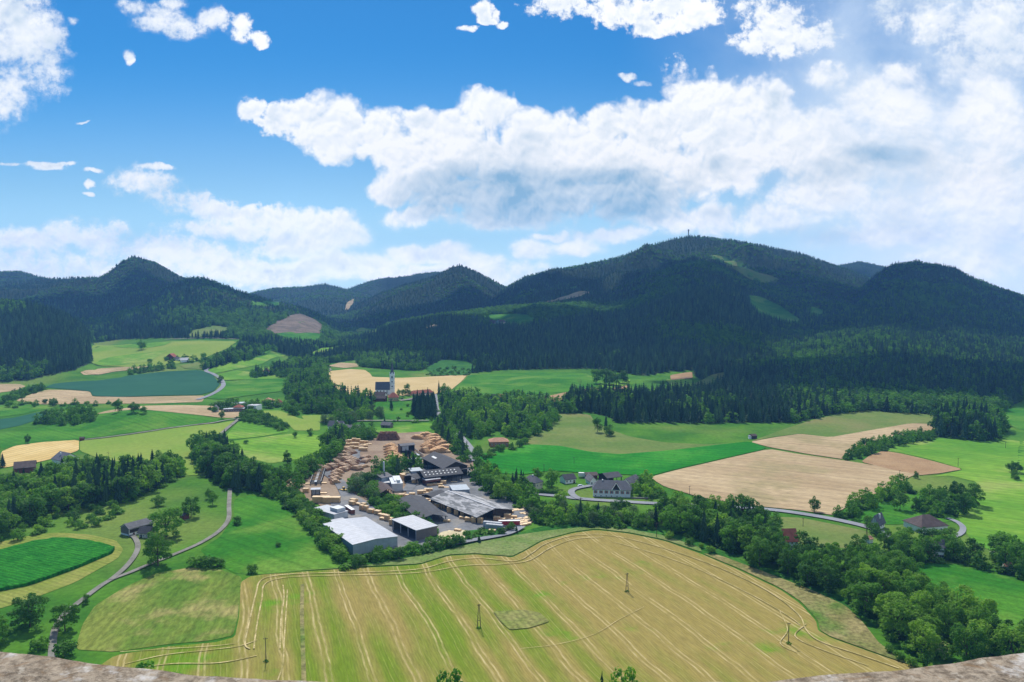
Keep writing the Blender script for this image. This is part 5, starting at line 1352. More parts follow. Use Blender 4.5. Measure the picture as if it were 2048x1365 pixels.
# --- log piles: arched rows of logs laid side by side
def pile_mesh(seed, L, hgt, dep, peeled):
    rg = random.Random(seed); V = []; Fc = []; mi = []
    r = .36; n = int(L / (r * 1.9))
    def log(x, z, y0, y1, rr):
        k = 6; o = len(V)
        for y in (y0, y1):
            for j in range(k): V.append((x + math.cos(j * 6.283 / k) * rr, y, z + math.sin(j * 6.283 / k) * rr))
        for j in range(k): Fc.append((o + j, o + (j + 1) % k, o + k + (j + 1) % k, o + k + j)); mi.append(0 if z < hgt * .55 else 2)  # logs in the upper part of the pile take the paler material
        Fc.append(tuple(range(o + k - 1, o - 1, -1))); mi.append(1); Fc.append(tuple(range(o + k, o + 2 * k))); mi.append(1)
    for i in range(n):
        x = (i + .5) * L / n; t = x / L
        top = hgt * (math.sin(math.pi * min(1, max(0, t))) ** .55) * (1 + .10 * math.sin(t * 9 + seed)) + .1
        lv = max(1, int(top / (r * 1.7)))
        for j in range(lv):
            if 0 < j < lv - 2 and 1 < i < n - 2: 
                pass
            jit = rg.uniform(-.5, .5)
            log(x + (r * .9 if j % 2 else 0), r + j * r * 1.72, jit - dep / 2, dep / 2 + rg.uniform(-.5, .5), r * rg.uniform(.82, 1.1))
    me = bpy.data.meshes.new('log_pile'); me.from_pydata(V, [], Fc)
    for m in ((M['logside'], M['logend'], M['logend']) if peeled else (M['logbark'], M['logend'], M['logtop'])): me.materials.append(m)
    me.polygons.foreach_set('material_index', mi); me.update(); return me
PILES = [
 # the right-hand group behind the mill, then the middle one, then the left ones
 ('right-hand log group behind the mill building', 1, 3.9, [(853,907,900,905),(846,901,872,898),(872,900,908,897),(841,896,872,892),(870,893,905,889),(846,890,896,885),(849,884,886,880),(850,879,878,875),(822,878,848,880),(838,873,864,873),(842,903,856,908),(860,903,884,901),(880,897,910,901),(862,889,890,886),(868,882,892,881)]),
 ('middle log group between the two conveyors', 1, 3.0, [(767,895,792,897),(767,900,800,903),(768,905,806,909),(768,910,810,914),(769,915,814,918),(770,920,818,921),(795,898,806,906),(770,892,790,893),(772,902,800,906),(774,912,808,916)]),
 ('left log group above the near conveyor', 0, 4.2, [(619,938,659,944),(646,935,674,942),(640,928,683,930),(670,936,700,940),(686,930,712,936),(664,925,690,926),(690,922,716,927),(676,918,706,921),(660,921,716,931),(667,916,704,922),(672,909,701,913),(677,904,712,910),(674,942,698,943),(701,939,722,942)]),
 ('half-ring of logs right of the near conveyor', 0, 4.0, [(658,957,682,953),(659,950,688,947),(657,963,682,960),(660,969,680,967)]),
 ('small log group beside the thicket road', 0, 3.0, [(722,922,737,915),(724,929,738,922),(716,938,737,934)]),
 ('log group at the left rim of the yard', 0, 3.4, [(591,951,618,948),(584,957,600,961),(577,965,592,970),(571,976,589,982),(606,938,622,944),(608,944,622,949)]),
]
ci = 0
for gname, peeled, hh, L in PILES:
    L = sorted(L, key=lambda q: q[0])
    for i, (x0, y0, x1, y1) in enumerate(L):
        A = G(x0, y0); B = G(x1, y1); d = B - A; d.z = 0; ln = d.length
        me = pile_mesh(ci, ln * 1.04, hh * 1.2 * (1.0 if ln > 12 else .8), 5.0, peeled); ci += 1
        o = bpy.data.objects.new('log_pile', me); C.objects.link(o)
        o.location = A; o.rotation_euler = (0, 0, math.atan2(d.y, d.x))
        tag(o, '%s log pile, %s from left, %s' % ('pale peeled' if peeled else 'brown barked', ordinal(i + 1), gname), 'log pile', 'log piles, ' + gname)
# heap of bark behind a wall
def bark_heap():
    A = G(752,883); B = G(799,882); d = B - A; d.z = 0; L = d.length
    rg = random.Random(2); V = []; n, k = 26, 9
    for i in range(n):
        for j in range(k):
            t = i / (n - 1); s = j / (k - 1)
            z = 8.5 * (math.sin(math.pi * min(1, s * 1.0)) ** .7) * min(1, (1 - abs(t * 2 - 1)) * 3 + .15) + rg.uniform(-.4, .4) * (0 < j < k - 1)
            V.append((t * L, s * 14, z if 0 < j < k - 1 else -.6))
    Fc = [(i * k + j, (i + 1) * k + j, (i + 1) * k + j + 1, i * k + j + 1) for i in range(n - 1) for j in range(k - 1)]
    o = put('bark_heap', V, Fc, plain('bark_mulch', (.15,.075,.05), .95, .1, .35, .5)); o.location = A; o.rotation_euler = (0, 0, math.atan2(d.y, d.x))
    tag(o, 'long dark red-brown heap of bark at the top of the log yard', 'bark heap')
bark_heap()
# --- stacks of sawn timber
def stack_mesh(seed, w, d, h, old=False):
    """bundles on bearers, a few courses high"""
    rg = random.Random(seed); V = []; Fc = []; mi = []
    n = max(1, round(h / 1.15)); z = .12
    for i in range(n):
        hh = h / n - .14; j = rg.uniform(-.12, .12); k = rg.uniform(-.12, .12)
        for (a, b) in ([(0, w / 2 - .05), (w / 2 + .05, w)] if w > 3 else [(0, w)]):
            v, f = bx(a + j, b + j, k, d + k, z, z + hh); o = len(V); V += v
            for q, g in enumerate(f): Fc.append(tuple(t + o for t in g)); mi.append(1 if q in (1,) else 0)  # top face of each bundle takes the paler timber
        for a in (.3, w - .4):
            v, f = bx(a, a + .12, .02, d - .02, z - .12, z + .001); o = len(V); V += v
            for g in f: Fc.append(tuple(t + o for t in g)); mi.append(2)
        z += hh + .14
    me = bpy.data.meshes.new('lumber_stack'); me.from_pydata(V, [], Fc)
    for m in (M['plankold'] if old else M['plank'], M['planktop'], M['wood_dark']): me.materials.append(m)
    me.polygons.foreach_set('material_index', mi); me.update(); return me
SM = {k: [stack_mesh(i + 10 * j, *k) for i in range(3)] for j, k in enumerate([(4.2, 3.0, 3.4), (4.2, 2.4, 2.3), (3.0, 2.4, 4.4), (5.0, 2.2, 1.2), (12.0, 4.0, 4.5)])}
A_, Bq, C_, D_, E_ = list(SM)
def z3(x, y): return 630 + x / 7.585, 980 + y / 7.585
def z4(x, y): return 840 + x / 7.877, 960 + y / 7.877
def z2(x, y): return 740 + x / 9.1, 860 + y / 9.1
def z1(x, y): return 560 + x / 7.877, 860 + y / 7.877
STACKS = [
 ('row along the thicket above the grey hall', -.6, [z3(*p) + (k,) for *p, k in [(540,250,A_),(585,190,Bq),(640,255,Bq),(560,215,A_),(690,330,C_),(755,345,C_),(720,300,C_),(830,375,A_),(880,370,Bq),(930,395,A_),(985,420,Bq),(1020,455,A_),(1075,490,C_),(1120,480,Bq),(1150,560,C_),(1010,480,Bq)]]),
 ('open long side of the timber shed', -.35, [z4(*p) + (k,) for *p, k in [(165,410,A_),(265,455,A_),(360,480,C_),(455,540,C_),(570,580,C_),(670,600,C_),(660,640,Bq),(750,680,A_),(840,700,C_),(935,710,C_),(215,360,A_)]]),
 ('gable end of the timber shed', -.2, [z4(*p) + (k,) for *p, k in [(1205,670,A_),(1285,665,Bq),(1370,625,A_),(1470,625,Bq),(1415,545,Bq),(1400,640,D_)]]),
 ('low stacks on the right yard', .5, [z4(*p) + (k,) for *p, k in [(1510,490,D_),(1500,510,D_),(1600,500,D_),(1640,550,D_),(1700,560,D_),(1750,570,D_),(1810,580,D_),(1560,640,D_),(1600,670,D_),(1650,690,D_),(1710,660,D_),(1580,705,D_),(1640,730,D_),(1700,715,D_),(1690,630,D_),(1720,610,D_)]]),
 ('middle yard by the dark shed', .0, [z2(*p) + (k,) for *p, k in [(575,1230,Bq),(690,1240,Bq),(760,1240,A_),(720,1255,D_),(400,1225,D_),(910,1195,A_),(965,1190,A_),(1030,1160,A_),(1085,1130,Bq),(1010,1200,Bq)]]),
 ('yard in front of the dark sorting shed', .0, [z2(*p) + (k,) for *p, k in [(1330,1010,A_),(1265,1035,Bq),(1290,1080,Bq),(1370,1075,D_),(1080,1045,Bq),(1185,1035,Bq),(810,1000,A_),(820,1030,D_),(1530,975,D_)]]),
 ('lane behind the silver kiln', .0, [z2(*p) + (k,) for *p, k in [(590,880,A_),(600,920,C_),(560,790,Bq),(570,660,Bq),(560,740,D_)]]),
 ('stacks round the mill building', .0, [z2(*p) + (k,) for *p, k in [(1120,1330,A_),(1060,1345,A_),(1020,1255,D_),(1065,560,Bq),(1085,520,Bq),(1030,570,D_),(660,600,A_),(750,595,A_),(1420,430,Bq)]]),
 ('board racks at the top of the log yard', .05, [z1(*p) + (k,) for *p, k in [(1060,320,A_),(1130,315,A_),(1200,320,A_),(1270,345,A_),(1340,345,A_),(1000,225,A_),(1090,215,A_),(1160,190,A_),(1230,200,A_),(1350,280,Bq),(1060,270,A_),(1130,265,A_),(1200,262,A_),(1290,230,A_),(1350,215,Bq),(1400,240,D_),(1020,300,Bq),(1310,250,D_)]]),
 ('hut end of the near conveyor', .1, [z1(*p) + (k,) for *p, k in [(400,1000,A_),(450,870,D_),(680,860,D_),(140,960,A_),(200,900,A_),(180,840,Bq),(110,940,A_),(680,1020,D_),(1340,880,Bq)]]),
 ('white hall yard', .12, [(641,1007,E_),(662,1008,E_)]),
 ('exit road', -.3, [z4(*p) + (k,) for *p, k in [(490,845,D_),(580,840,Bq),(1010,840,D_),(1130,850,Bq),(600,850,D_),(410,690,Bq)]]),
]
for gname, ang, L in STACKS:
    L = sorted(L, key=lambda q: q[0])
    rg = random.Random(len(gname))
    for i, (px, py, k) in enumerate(L):
        g = G(px, py); o = bpy.data.objects.new('lumber_stack', rg.choice(SM[k])); C.objects.link(o)
        a = ang + rg.uniform(-.12, .12)
        o.location = g - Vector((math.cos(a), math.sin(a), 0)) * k[0] / 2; o.rotation_euler = (0, 0, a)
        hs = {A_: 'tall double', Bq: 'knee-high double' if False else 'medium double', C_: 'narrow tall', D_: 'low flat', E_: 'very long'}[k]
        tag(o, '%s lumber stack, %s from left, %s' % (hs, ordinal(i + 1), gname), 'lumber stack', 'lumber stacks, ' + gname)
# --- vehicles of the yard
def wheels(root, xs, w, r=.5):
    for x in xs:
        for s in (0, 1):
            y = .12 if s == 0 else w - .12
            t = part('wheel', tube((x, y - .14, r), (x, y + .14, r), r, r, 14), M['tyre'], root)
            part('rim', tube((x, y - .16, r), (x, y + .16, r), r * .55, r * .55, 10), M['rim'], t)
def trailer(label, px, py, ang, side, top, L=13.6, cab=None):
    g = G(px, py); root = empty('truck_trailer', g, ang); tag(root, label, 'trailer')
    part('chassis', bx(.3, L - .1, .7, 1.8, .85, 1.1), M['darksteel'], root)
    part('body', bx(0, L, 0, 2.5, 1.12, 3.9), side, root)
    part('roof', bx(-.03, L + .03, -.03, 2.53, 3.904, 4.02), top, root)
    part('frame_rail', join([bx(0, L, -.04, -.003, 1.1, 1.3), bx(-.05, .08, -.05, -.003, 1.3, 3.9), bx(L - .08, L + .05, -.05, -.003, 1.3, 3.9)]), M['frame'], root)
    wheels(root, [L - 4.2, L - 2.9, L - 1.6], 2.5, .5)
    part('landing_leg', bx(2.4, 2.6, .3, .5, 0, 1.1), M['darksteel'], root); part('landing_leg', bx(2.4, 2.6, 2.0, 2.2, 0, 1.1), M['darksteel'], root)
    return root
trailer('red-sided box trailer with white roof at the gable end of the timber shed', 997, 1055, .03, M['red'], M['frame'])
trailer('white-topped brown trailer parked beside the white hall', 710, 1031, 2.13, M['wood_red'], M['frame'])
trailer('grey flat trailer parked left of the red trailer', 966, 1056, -.32, M['steel'], M['roof_pale2'], 12)
trailer('grey trailer parked nearer the shrubs, beside another grey one', 971, 1061, -.32, M['steel'], M['roof_pale2'], 11)
trailer('white box trailer standing behind the farm houses', 1157, 956, -.15, M['frame'], M['frame'], 8)
def blue_bundles():
    for k, (px, lab) in enumerate([(846, 'left one of two blue foil-wrapped bundles by the dark shed'), (855, 'right one of two blue foil-wrapped bundles by the dark shed')]):
        g = G(px, 1043 + k); root = empty('wrapped_bundle', g, .0); tag(root, lab, 'bundle', 'blue bundles by the dark shed')
        part('wrap', join([bx(0, 2.6, 0, 2.4, .15 + i * 1.3, 1.35 + i * 1.3) for i in range(3)]), M['blue'], root); part('cap', bx(.05, 2.55, .05, 2.35, 3.96, 4.1), M['frame'], root)
blue_bundles()
def loader():
    g = G(695, 984); root = empty('wheel_loader', g, 2.6); tag(root, 'yellow wheel loader on the dirt road beside the thicket', 'wheel loader')
    part('body', join([bx(-.2, 2.6, .35, 2.0, 1.0, 2.0), bx(3.2, 5.6, .4, 1.95, .9, 1.5)]), M['yel'], root)
    c = part('cab', bx(1.9, 3.4, .5, 1.85, 2.01, 3.4), M['glass'], root); part('roof', bx(1.8, 3.5, .4, 1.95, 3.41, 3.55), M['yel'], c)
    part('arm', join([bx(5.0, 6.8, .55, .8, 1.0, 1.3), bx(5.0, 6.8, 1.55, 1.8, 1.0, 1.3)]), M['yel'], root)
    part('bucket', prism([(6.7, .3), (7.9, .1), (7.9, .25), (6.95, .5), (6.95, 1.5), (6.7, 1.5)], -.1, 2.5, 'y'), M['darksteel'], root)
    wheels(root, [.9, 4.4], 2.4, .75)
loader()
def car(label, px, py, ang, paint):
    g = G(px, py); root = empty('parked_car', g, ang); tag(root, label, 'car')
    sec = [(0, .35), (4.3, .35), (4.35, .8), (3.5, .95), (2.9, 1.42), (1.0, 1.42), (.35, .95), (0, .85)]
    part('body', prism(sec, 0, 1.75, 'y'), paint, root)
    part('windscreen', prism([(3.42, .99), (3.5, 1.0), (2.98, 1.40), (2.90, 1.38)], .12, 1.63, 'y'), M['glass'], root)
    for y0, y1 in ((-.02, .02), (1.73, 1.77)): part('side_window', prism([(.75, .98), (3.25, .98), (2.8, 1.36), (1.1, 1.36)], y0, y1, 'y'), M['glass'], root)
    wheels(root, [.85, 3.45], 1.75, .33)
car('pale blue car parked on the gravel beside the farm drive', 1156, 974, .1, M['carw'])
car('dark car parked on the church lane', 801, 799, .2, M['card'])
# ---------------------------------------------------------------- farms, houses, church
r, W, D = house('manor_house', 'long white house with seven red-shuttered windows and dark hipped roof', 'house', (1184,979), (1263,981), h=5.6, D=14, rise=5.6, axis='hip', hip=.55, wall='white', roof='roof_slate', ov=.7, chimney=(.25,.5,.3))
for i in range(7):
    window(r, W, D, 'front', W * (i + .5) / 7, 2.9, 1.0, 1.9, True)
    if i < 5: window(r, W, D, 'front', W * (i + .5) / 7, .7, .8, .6, False, False)
for i in range(3): window(r, W, D, 'right', D * (i + .5) / 3, 2.9, 1.0, 1.8, True)
gd = part('dormer', prism([(W * .5, 5.7), (W * .74, 5.7), (W * .62, 10.3)], -.25, 5.5, 'y'), M['wood_dark'], r)
part('bargeboard', join([prism([(W * .49, 5.45), (W * .49 + .5, 5.45), (W * .62, 10.35), (W * .62, 10.9)], -.75, -.26, 'y'), prism([(W * .75, 5.45), (W * .75 - .5, 5.45), (W * .62, 10.35), (W * .62, 10.9)], -.75, -.26, 'y')]), M['frame'], gd)
part('plinth', bx(-.06, W + .06, -.06, -.002, -.6, .5), M['conc'], r)
house('farmhouse', 'cream house with grey pyramid roof behind a dark hedge', 'house', (1071,967.5), (1088,963.5), (1050,959), h=5, rise=4.2, axis='hip', wall='cream', roof='roof_slate', wins=[('front',2,2.2),('left',3,2.2),('right',2,2.2)], chimney=(.5,.5,.5))
house('outbuilding', 'white outbuilding with dark gable roof between the tree and the white trailer', 'outbuilding', (1130,960), (1154,957), h=3.6, D=10, rise=2.8, wall='white', roof='roof_dark', wins=[('front',3,1.2)], doors=[('front',.85,1.6,2.3)])
house('outbuilding', 'small white barn with grey gable facing the farm drive', 'outbuilding', (1179,963), (1196,962), h=3.6, D=13, rise=3, axis='y', wall='white', roof='roof_grey', wins=[('front',2,1.2)])
house('farm_shed', 'low red-brown roofed shed behind the white trailer', 'shed', (1172,952), (1197,951), h=3, D=10, rise=1.5, wall='wood_red', roof='roof_brown')
shed('hay_barn', 'big dark-roofed barn standing open behind the manor', (1214,957), (1246,953), h=6.5, D=14, rise=2.4, axis='x', roof='roof_dark', wall='wood_dark', closed=('back','left'), npost=(4,2))
house('manor_wing', 'grey-roofed wing joined to the back of the manor', 'wing', (1240,966), (1262,969), h=5, D=18, rise=3.6, axis='y', wall='white', roof='roof_grey', wins=[('right',4,2)])
house('glass_store', 'low pale translucent-roofed store at the right of the manor wing', 'store', (1262,970), (1270,967), h=2.8, D=16, axis='flat', wall='steel2', roof='roof_pale', ov=.2)
def garden_wall():
    A = G(1263, 998); B = G(1296, 999); d = B - A; root = empty('garden_wall', A, math.atan2(d.y, d.x)); tag(root, 'low brown garden wall and terrace right of the manor', 'wall')
    L = math.hypot(d.x, d.y); part('wall_face', bx(0, L, 0, .35, -.5, 1.1), plain('brown_masonry', (.30,.22,.17), .9), root); part('coping', bx(-.1, L + .1, -.06, .41, 1.104, 1.2), M['conc'], root)
garden_wall()
def hedge(label, a, b, w, h):
    A = G(*a); B = G(*b); d = B - A; d.z = 0; L = d.length; rg = np.random.RandomState(3)
    root = empty('clipped_hedge', A, math.atan2(d.y, d.x)); tag(root, label, 'hedge')
    me = crown_mesh('hedge_foliage', 5, [(L * (i + .5) / 14, w / 2, h * .5, max(w, L / 14) * .62, h * .55) for i in range(14)], 2200, .45, M['leaf'])
    o = bpy.data.objects.new('hedge_foliage', me); C.objects.link(o); o.parent = root
    part('stem_row', join([tube((L * (i + .5) / 10, w / 2, -.4), (L * (i + .5) / 10, w / 2, h * .8), .12, .06, 5) for i in range(10)]), M['bark'], root)
hedge('dark clipped hedge in front of the pyramid-roofed house', (1076,988), (1112,990), 3.0, 3.0)
house('brick_house', 'orange brick house with pale orange hipped roof at the edge of the trees', 'house', (979,885), (1019,884), h=4.6, D=15, rise=3, axis='hip', hip=.7, wall='brick', roof='roof_orange', wins=[('front',5,1.6),('right',2,1.6)], doors=[('front',.5,2,2.3)])
r, W, D = house('village_house', 'grey-roofed house with white-edged gable above the green meadow', 'house', (654,852), (684,853), h=4.5, D=11, rise=4.6, axis='x', wall='white', roof='roof_slate', wins=[('front',4,1.5)], chimney=(.55,.5,.5))
part('gable', prism([(W * .45, 4.3), (W * .95, 4.3), (W * .70, 9.0)], -.4, 5, 'y'), M['wood'], r)
house('village_house', 'low dark-roofed white house beside the grey gabled one', 'house', (686,855), (718,855), h=3.2, D=9, rise=2, wall='white', roof='roof_grey', wins=[('front',4,1)])
house('hut', 'small brown hut with grey gable roof on the green below the church', 'hut', (760,850), (780,851), h=3.4, D=9, rise=2.6, axis='x', wall='wood', roof='roof_grey', doors=[('front',.3,2,2)])
def church():
    o, ang, W, D = frame3((751,779), (782,778), h=8.5, D=12)
    root = empty('church', o, ang); tag(root, 'white village church with dark nave roof and slender spired tower', 'church')
    W -= 2
    part('nave', walls(W, D, 8.5, 9, 'x', -3), M['white'], root)
    rf = part('nave_roof', roof_gable(W, D, 8.5, 9.2, 'x', .6, .35), M['roof_slate'], root)
    for i in range(4): window(root, W, D, 'front', W * (i + .6) / 4.4, 2.6, 1.1, 4.2, False, False)
    for i in range(5): part('buttress', bx(W * i / 4 - .4, W * i / 4 + .4, -1.1, -.01, -2, 6.5), M['white'], root)
    tx, ty, t = W + .05, D * .35, 6.4
    tw = part('tower', bx(tx, tx + t, ty, ty + t, -3, 27), M['white'], root)
    part('string_course', join([bx(tx - .15, tx + t + .15, ty - .15, ty + t + .15, z, z + .35) for z in (9, 16, 22)]), M['conc'], tw)
    for z, h, mt in ((23.0, 3.0, 'glass'), (17.3, 1.8, 'glass'), (11, 1.5, 'glass')):
        part('tower_window', join([bx(tx + t * .36, tx + t * .64, ty - .08, ty + .02, z, z + h), bx(tx + t - .02, tx + t + .08, ty + t * .36, ty + t * .64, z, z + h)]), M[mt], tw)
    part('clock_face', tube((tx + t / 2, ty - .03, 20.6), (tx + t / 2, ty - .14, 20.6), .95, .95, 20), M['frame'], tw)
    # four gables and the octagonal spire
    c = (tx + t / 2, ty + t / 2)
    g = [prism([(tx - .1, 27), (tx + t + .1, 27), (c[0], 31.5)], ty - .1, ty + t + .1, 'y'), prism([(ty - .12, 27.01), (ty + t + .12, 27.01), (c[1], 31.4)], tx - .12, tx + t + .12, 'x')]
    part('gable', join(g), M['white'], tw)
    V = []; 
    for z, rr in ((28.5, 3.3), (32.5, 2.3), (47.5, .12)):
        V += [(c[0] + math.cos(math.pi / 8 + i * math.pi / 4) * rr, c[1] + math.sin(math.pi / 8 + i * math.pi / 4) * rr, z) for i in range(8)]
    Fc = [(k * 8 + i, k * 8 + (i + 1) % 8, k * 8 + 8 + (i + 1) % 8, k * 8 + 8 + i) for k in range(2) for i in range(8)] + [tuple(range(7, -1, -1)), tuple(range(16, 24))]
    sp = part('spire', (V, Fc), M['roof_slate'], tw)
    part('cross', join([tube((c[0], c[1], 47.4), (c[0], c[1], 50.6), .12, .1, 6), bx(c[0] - .6, c[0] + .6, c[1] - .1, c[1] + .1, 49.2, 49.45)]), M['galv'], sp)
church()
house('parsonage', 'ochre house with red hipped roof in front of the church', 'house', (776,796), (798,795.5), h=5, D=14, rise=6, axis='hip', hip=.8, wall='yellow_wall', roof='roof_red', wins=[('front',4,2.2)])
house('barn', 'dark red boarded barn left of the parsonage, lower roof', 'barn', (745,797), (771,797), h=4.5, D=9, rise=3, wall='wood_red', roof='roof_brown', ov=.6)
house('barn', 'brown-roofed barn just below the church nave', 'barn', (746,790), (770,790), h=4.8, D=9, rise=3.4, wall='white', roof='roof_brown', ov=.6)
house('farmhouse', 'long low red-roofed farmhouse behind the spruce block', 'house', (825,787), (868,785), h=3.4, D=11, rise=4, axis='hip', hip=.6, wall='cream', roof='roof_red', wins=[('front',6,1)])
house('farmhouse', 'grey pyramid-roofed house right of the spruce block', 'house', (907,790), (929,789), h=4, D=13, rise=5, axis='hip', wall='white', roof='roof_grey', wins=[('front',3,1.5)])
house('cottage', 'tiny white cottage with dark roof under the ley', 'house', (978,794), (991,794), h=3, D=8, rise=3, axis='x', wall='white', roof='roof_dark')
house('cottage', 'tiny red-roofed cottage right of the dark-roofed one', 'house', (992,793), (1004,794), h=3, D=9, rise=3, axis='x', wall='white', roof='roof_red')
house('villa', 'white villa with red roof among trees above the ley', 'house', (524,743), (539,743), h=7, D=13, rise=5, axis='hip', wall='white', roof='roof_red', wins=[('front',3,1.2),('front',3,4.2)])
house('farmhouse', 'red-brown roofed farmhouse high on the hill meadow', 'house', (331,714), (347,714), h=6, D=14, rise=6, axis='y', wall='wood_red', roof='roof_red')
house('barn', 'pale grey roofed barn below the hill farmhouse', 'barn', (360,721), (377,720), h=5, D=13, rise=4, axis='x', wall='white', roof='roof_pale')
house('cottage', 'pale grey cottage between the hill farmhouse and barn', 'house', (347,718), (357,718), h=4, D=9, rise=3, axis='x', wall='white', roof='roof_grey')
house('modern_house', 'white cubic modern house at the edge of the wheat', 'house', (427,807), (448,807), h=6, D=12, axis='flat', wall='white', roof='roof_grey', ov=.2, wins=[('front',4,1.2)])
house('village_house', 'small white house with grey gable left of the long red shed', 'house', (425,818), (438,817.5), h=4, D=12, rise=3.5, axis='y', wall='white', roof='roof_grey', wins=[('front',2,1.2)])
house('school', 'long grey-blue flat building in the village', 'building', (460,808), (494,807), h=5, D=14, axis='flat', wall='steel', roof='steel', ov=.4, wins=[('front',6,1.5)], winsz=(2.5,1.4))
house('village_house', 'bright white flat-roofed house at the right end of the school', 'house', (494,811), (512,812), h=6, D=12, axis='flat', wall='white', roof='roof_pale', ov=.2, wins=[('front',4,1.2)])
house('workshop', 'long low red workshop with white eaves by the wheat', 'workshop', (446,819), (488,818), h=3.6, D=10, axis='flat', wall='wood_red', roof='roof_pale', ov=.4, wins=[('front',8,1.2)], winsz=(2.4,1.2))
house('village_house', 'red-brown roofed house behind the long workshop', 'house', (465,815), (484,815), h=5.5, D=10, rise=3, axis='hip', wall='cream', roof='roof_red')
house('village_house', 'house with bright orange hipped roof in the village trees', 'house', (522,803), (542,803), h=4.5, D=14, rise=4, axis='hip', hip=.8, wall='cream', roof='roof_orange')
house('village_house', 'smaller red-roofed house right of the orange-roofed one', 'house', (552,806), (567,805), h=4.5, D=13, rise=4, axis='hip', wall='cream', roof='roof_red')
house('farmhouse', 'pale farmhouse alone on the forest clearing', 'house', (990,644), (1001,644), h=8, D=18, rise=6, axis='y', wall='cream', roof='roof_brown', wins=[('front',2,1.5)])
house('barn', 'dark barn beside the clearing farmhouse', 'barn', (976,645), (988,645), h=6, D=16, rise=6, axis='x', wall='wood', roof='roof_brown')
house('barn', 'dark-roofed barn with white gable left above the tree belt', 'barn', (122,922), (160,915), h=4, D=17, rise=5, axis='y', wall='white', roof='roof_slate', wins=[('front',2,1.5)], chimney=(.3,.6,.3))
house('barn', 'brown-grey roofed farm barn at the far left behind the belt', 'barn', (26,938), (72,934), h=4.5, D=15, rise=4, axis='x', wall='wood_red', roof='roof_brown')
# the white barn on the slope
r, W, D = house('white_barn', 'small white-based barn with grey gable roof at the end of the track', 'barn', (239,1054), (257.5,1059), (270.5,1036), h=4.6, rise=2.4, axis='y', wall='white', roof='roof_grey', ov=.45)
part('boarding', prism([(.25, 1.2), (W - .25, 1.2), (W - .25, 4.3), (W / 2, 6.7), (.25, 4.3)], -.14, -.004, 'y'), M['wood'], r)
part('side_boarding', bx(W + .004, W + .12, .3, D - .3, 1.9, 4.0), M['wood_dark'], r)
part('door', bx(W + .004, W + .14, D * .15, D * .15 + 1.2, -.4, 1.7), M['wood_red'], r)
house('stone_hut', 'dark-roofed stone hut close beside the white barn', 'hut', (273,1065), (297,1067), h=3.4, D=8, rise=2.6, axis='x', wall='cream', roof='roof_dark', ov=.8, doors=[('front',.25,1.2,2)], wins=[('front',3,1)], winsz=(.7,.8))
r, W, D = house('gabled_house', 'white half-timbered gabled house with grey roof by the right road bend', 'house', (1738,1046), (1758,1050), h=4, D=12, rise=5, axis='y', wall='white', roof='roof_slate', ov=.7, wins=[('front',2,1.2),('right',3,1.2)], chimney=(.7,.5,.3))
part('timbering', join([bx(W * f - .08, W * f + .08, -.07, -.004, 2.6, 4.0 + 3.5 * (1 - abs(f * 2 - 1))) for f in (.1, .3, .5, .7, .9)] + [bx(0, W, -.075, -.071, 3.6, 3.8)]), M['wood_red'], r)
house('farm_hall', 'long house with broad dark brown hipped roof by the sunlit meadow', 'house', (1843,1056), (1899,1052), h=4, D=17, rise=5.5, axis='hip', hip=.9, wall='white', roof='roof_brown', wins=[('front',6,1.2)])
house('red_roof_house', 'pale blue gabled house with steep red-brown roof among the river trees', 'house', (1571,1083), (1600,1082), h=5.5, D=11, rise=5.5, axis='x', wall='blue_wall', roof='roof_red', ov=.6, wins=[('front',3,1.3),('front',3,3.6)], doors=[('front',.5,1.2,2.2)])
house('hidden_house', 'white house glimpsed between dark trees below the brown hipped roof', 'house', (1868,1094), (1892,1096), h=7, D=9, rise=3, axis='x', wall='white', roof='roof_grey', wins=[('front',4,1.2),('front',4,4)])
house('garden_shed', 'tiny pink-roofed shed by the olive pasture', 'shed', (1739,1080), (1748,1078), h=2.5, D=5, rise=1.2, axis='x', wall='white', roof='roof_orange', ov=.3)
house('garden_shed', 'small orange-roofed hut near the edge above the bright crop', 'shed', (2010,1134), (2028,1135), h=2.8, D=7, rise=1.5, axis='x', wall='white', roof='roof_orange', ov=.3)
house('field_hut', 'little dark hut at the forest edge over the ley', 'hut', (1504,873), (1515,872), h=3, D=6, rise=1.5, axis='x', wall='wood_dark', roof='roof_brown', ov=.3)
house('field_hut', 'little white hut left of the dark one at the forest edge', 'hut', (1498,873.5), (1503,873.5), h=2.6, D=4, rise=.8, axis='x', wall='white', roof='roof_pale', ov=.2)
house('field_hut', 'tiny red-brown shelter at the corner of the golden wheat', 'hut', (158,877.5), (168,876.5), h=2.6, D=4, rise=1, axis='x', wall='wood_red', roof='roof_brown', ov=.3)
house('farm_shed', 'dark wooden shed behind the round tree on the slope', 'shed', (358,1031), (367,1033), h=2.6, D=5, rise=1.2, axis='x', wall='wood_red', roof='roof_dark', ov=.3)
# lookout tower on the summit
def lookout():
    u, e = map(float, ray(1377, 462)); Y = 4150.0; x = u * Y; z = float(terrain(x, Y))
    zt = H + float(ray(1377, 459.5)[1]) * Y
    root = empty('lookout_tower', (x, Y, z)); tag(root, 'tiny lookout tower on the highest summit', 'tower')
    part('shaft', bx(-2, 2, -2, 2, -2, zt - z - 6), M['wood_dark'], root); part('platform', bx(-3.5, 3.5, -3.5, 3.5, zt - z - 5.98, zt - z - 2), M['wood_dark'], root)
    part('roof', roof_hip(7, 7, 0, 3, .4), M['roof_dark'], root).location = (-3.5, -3.5, zt - z - 1.9)
lookout()
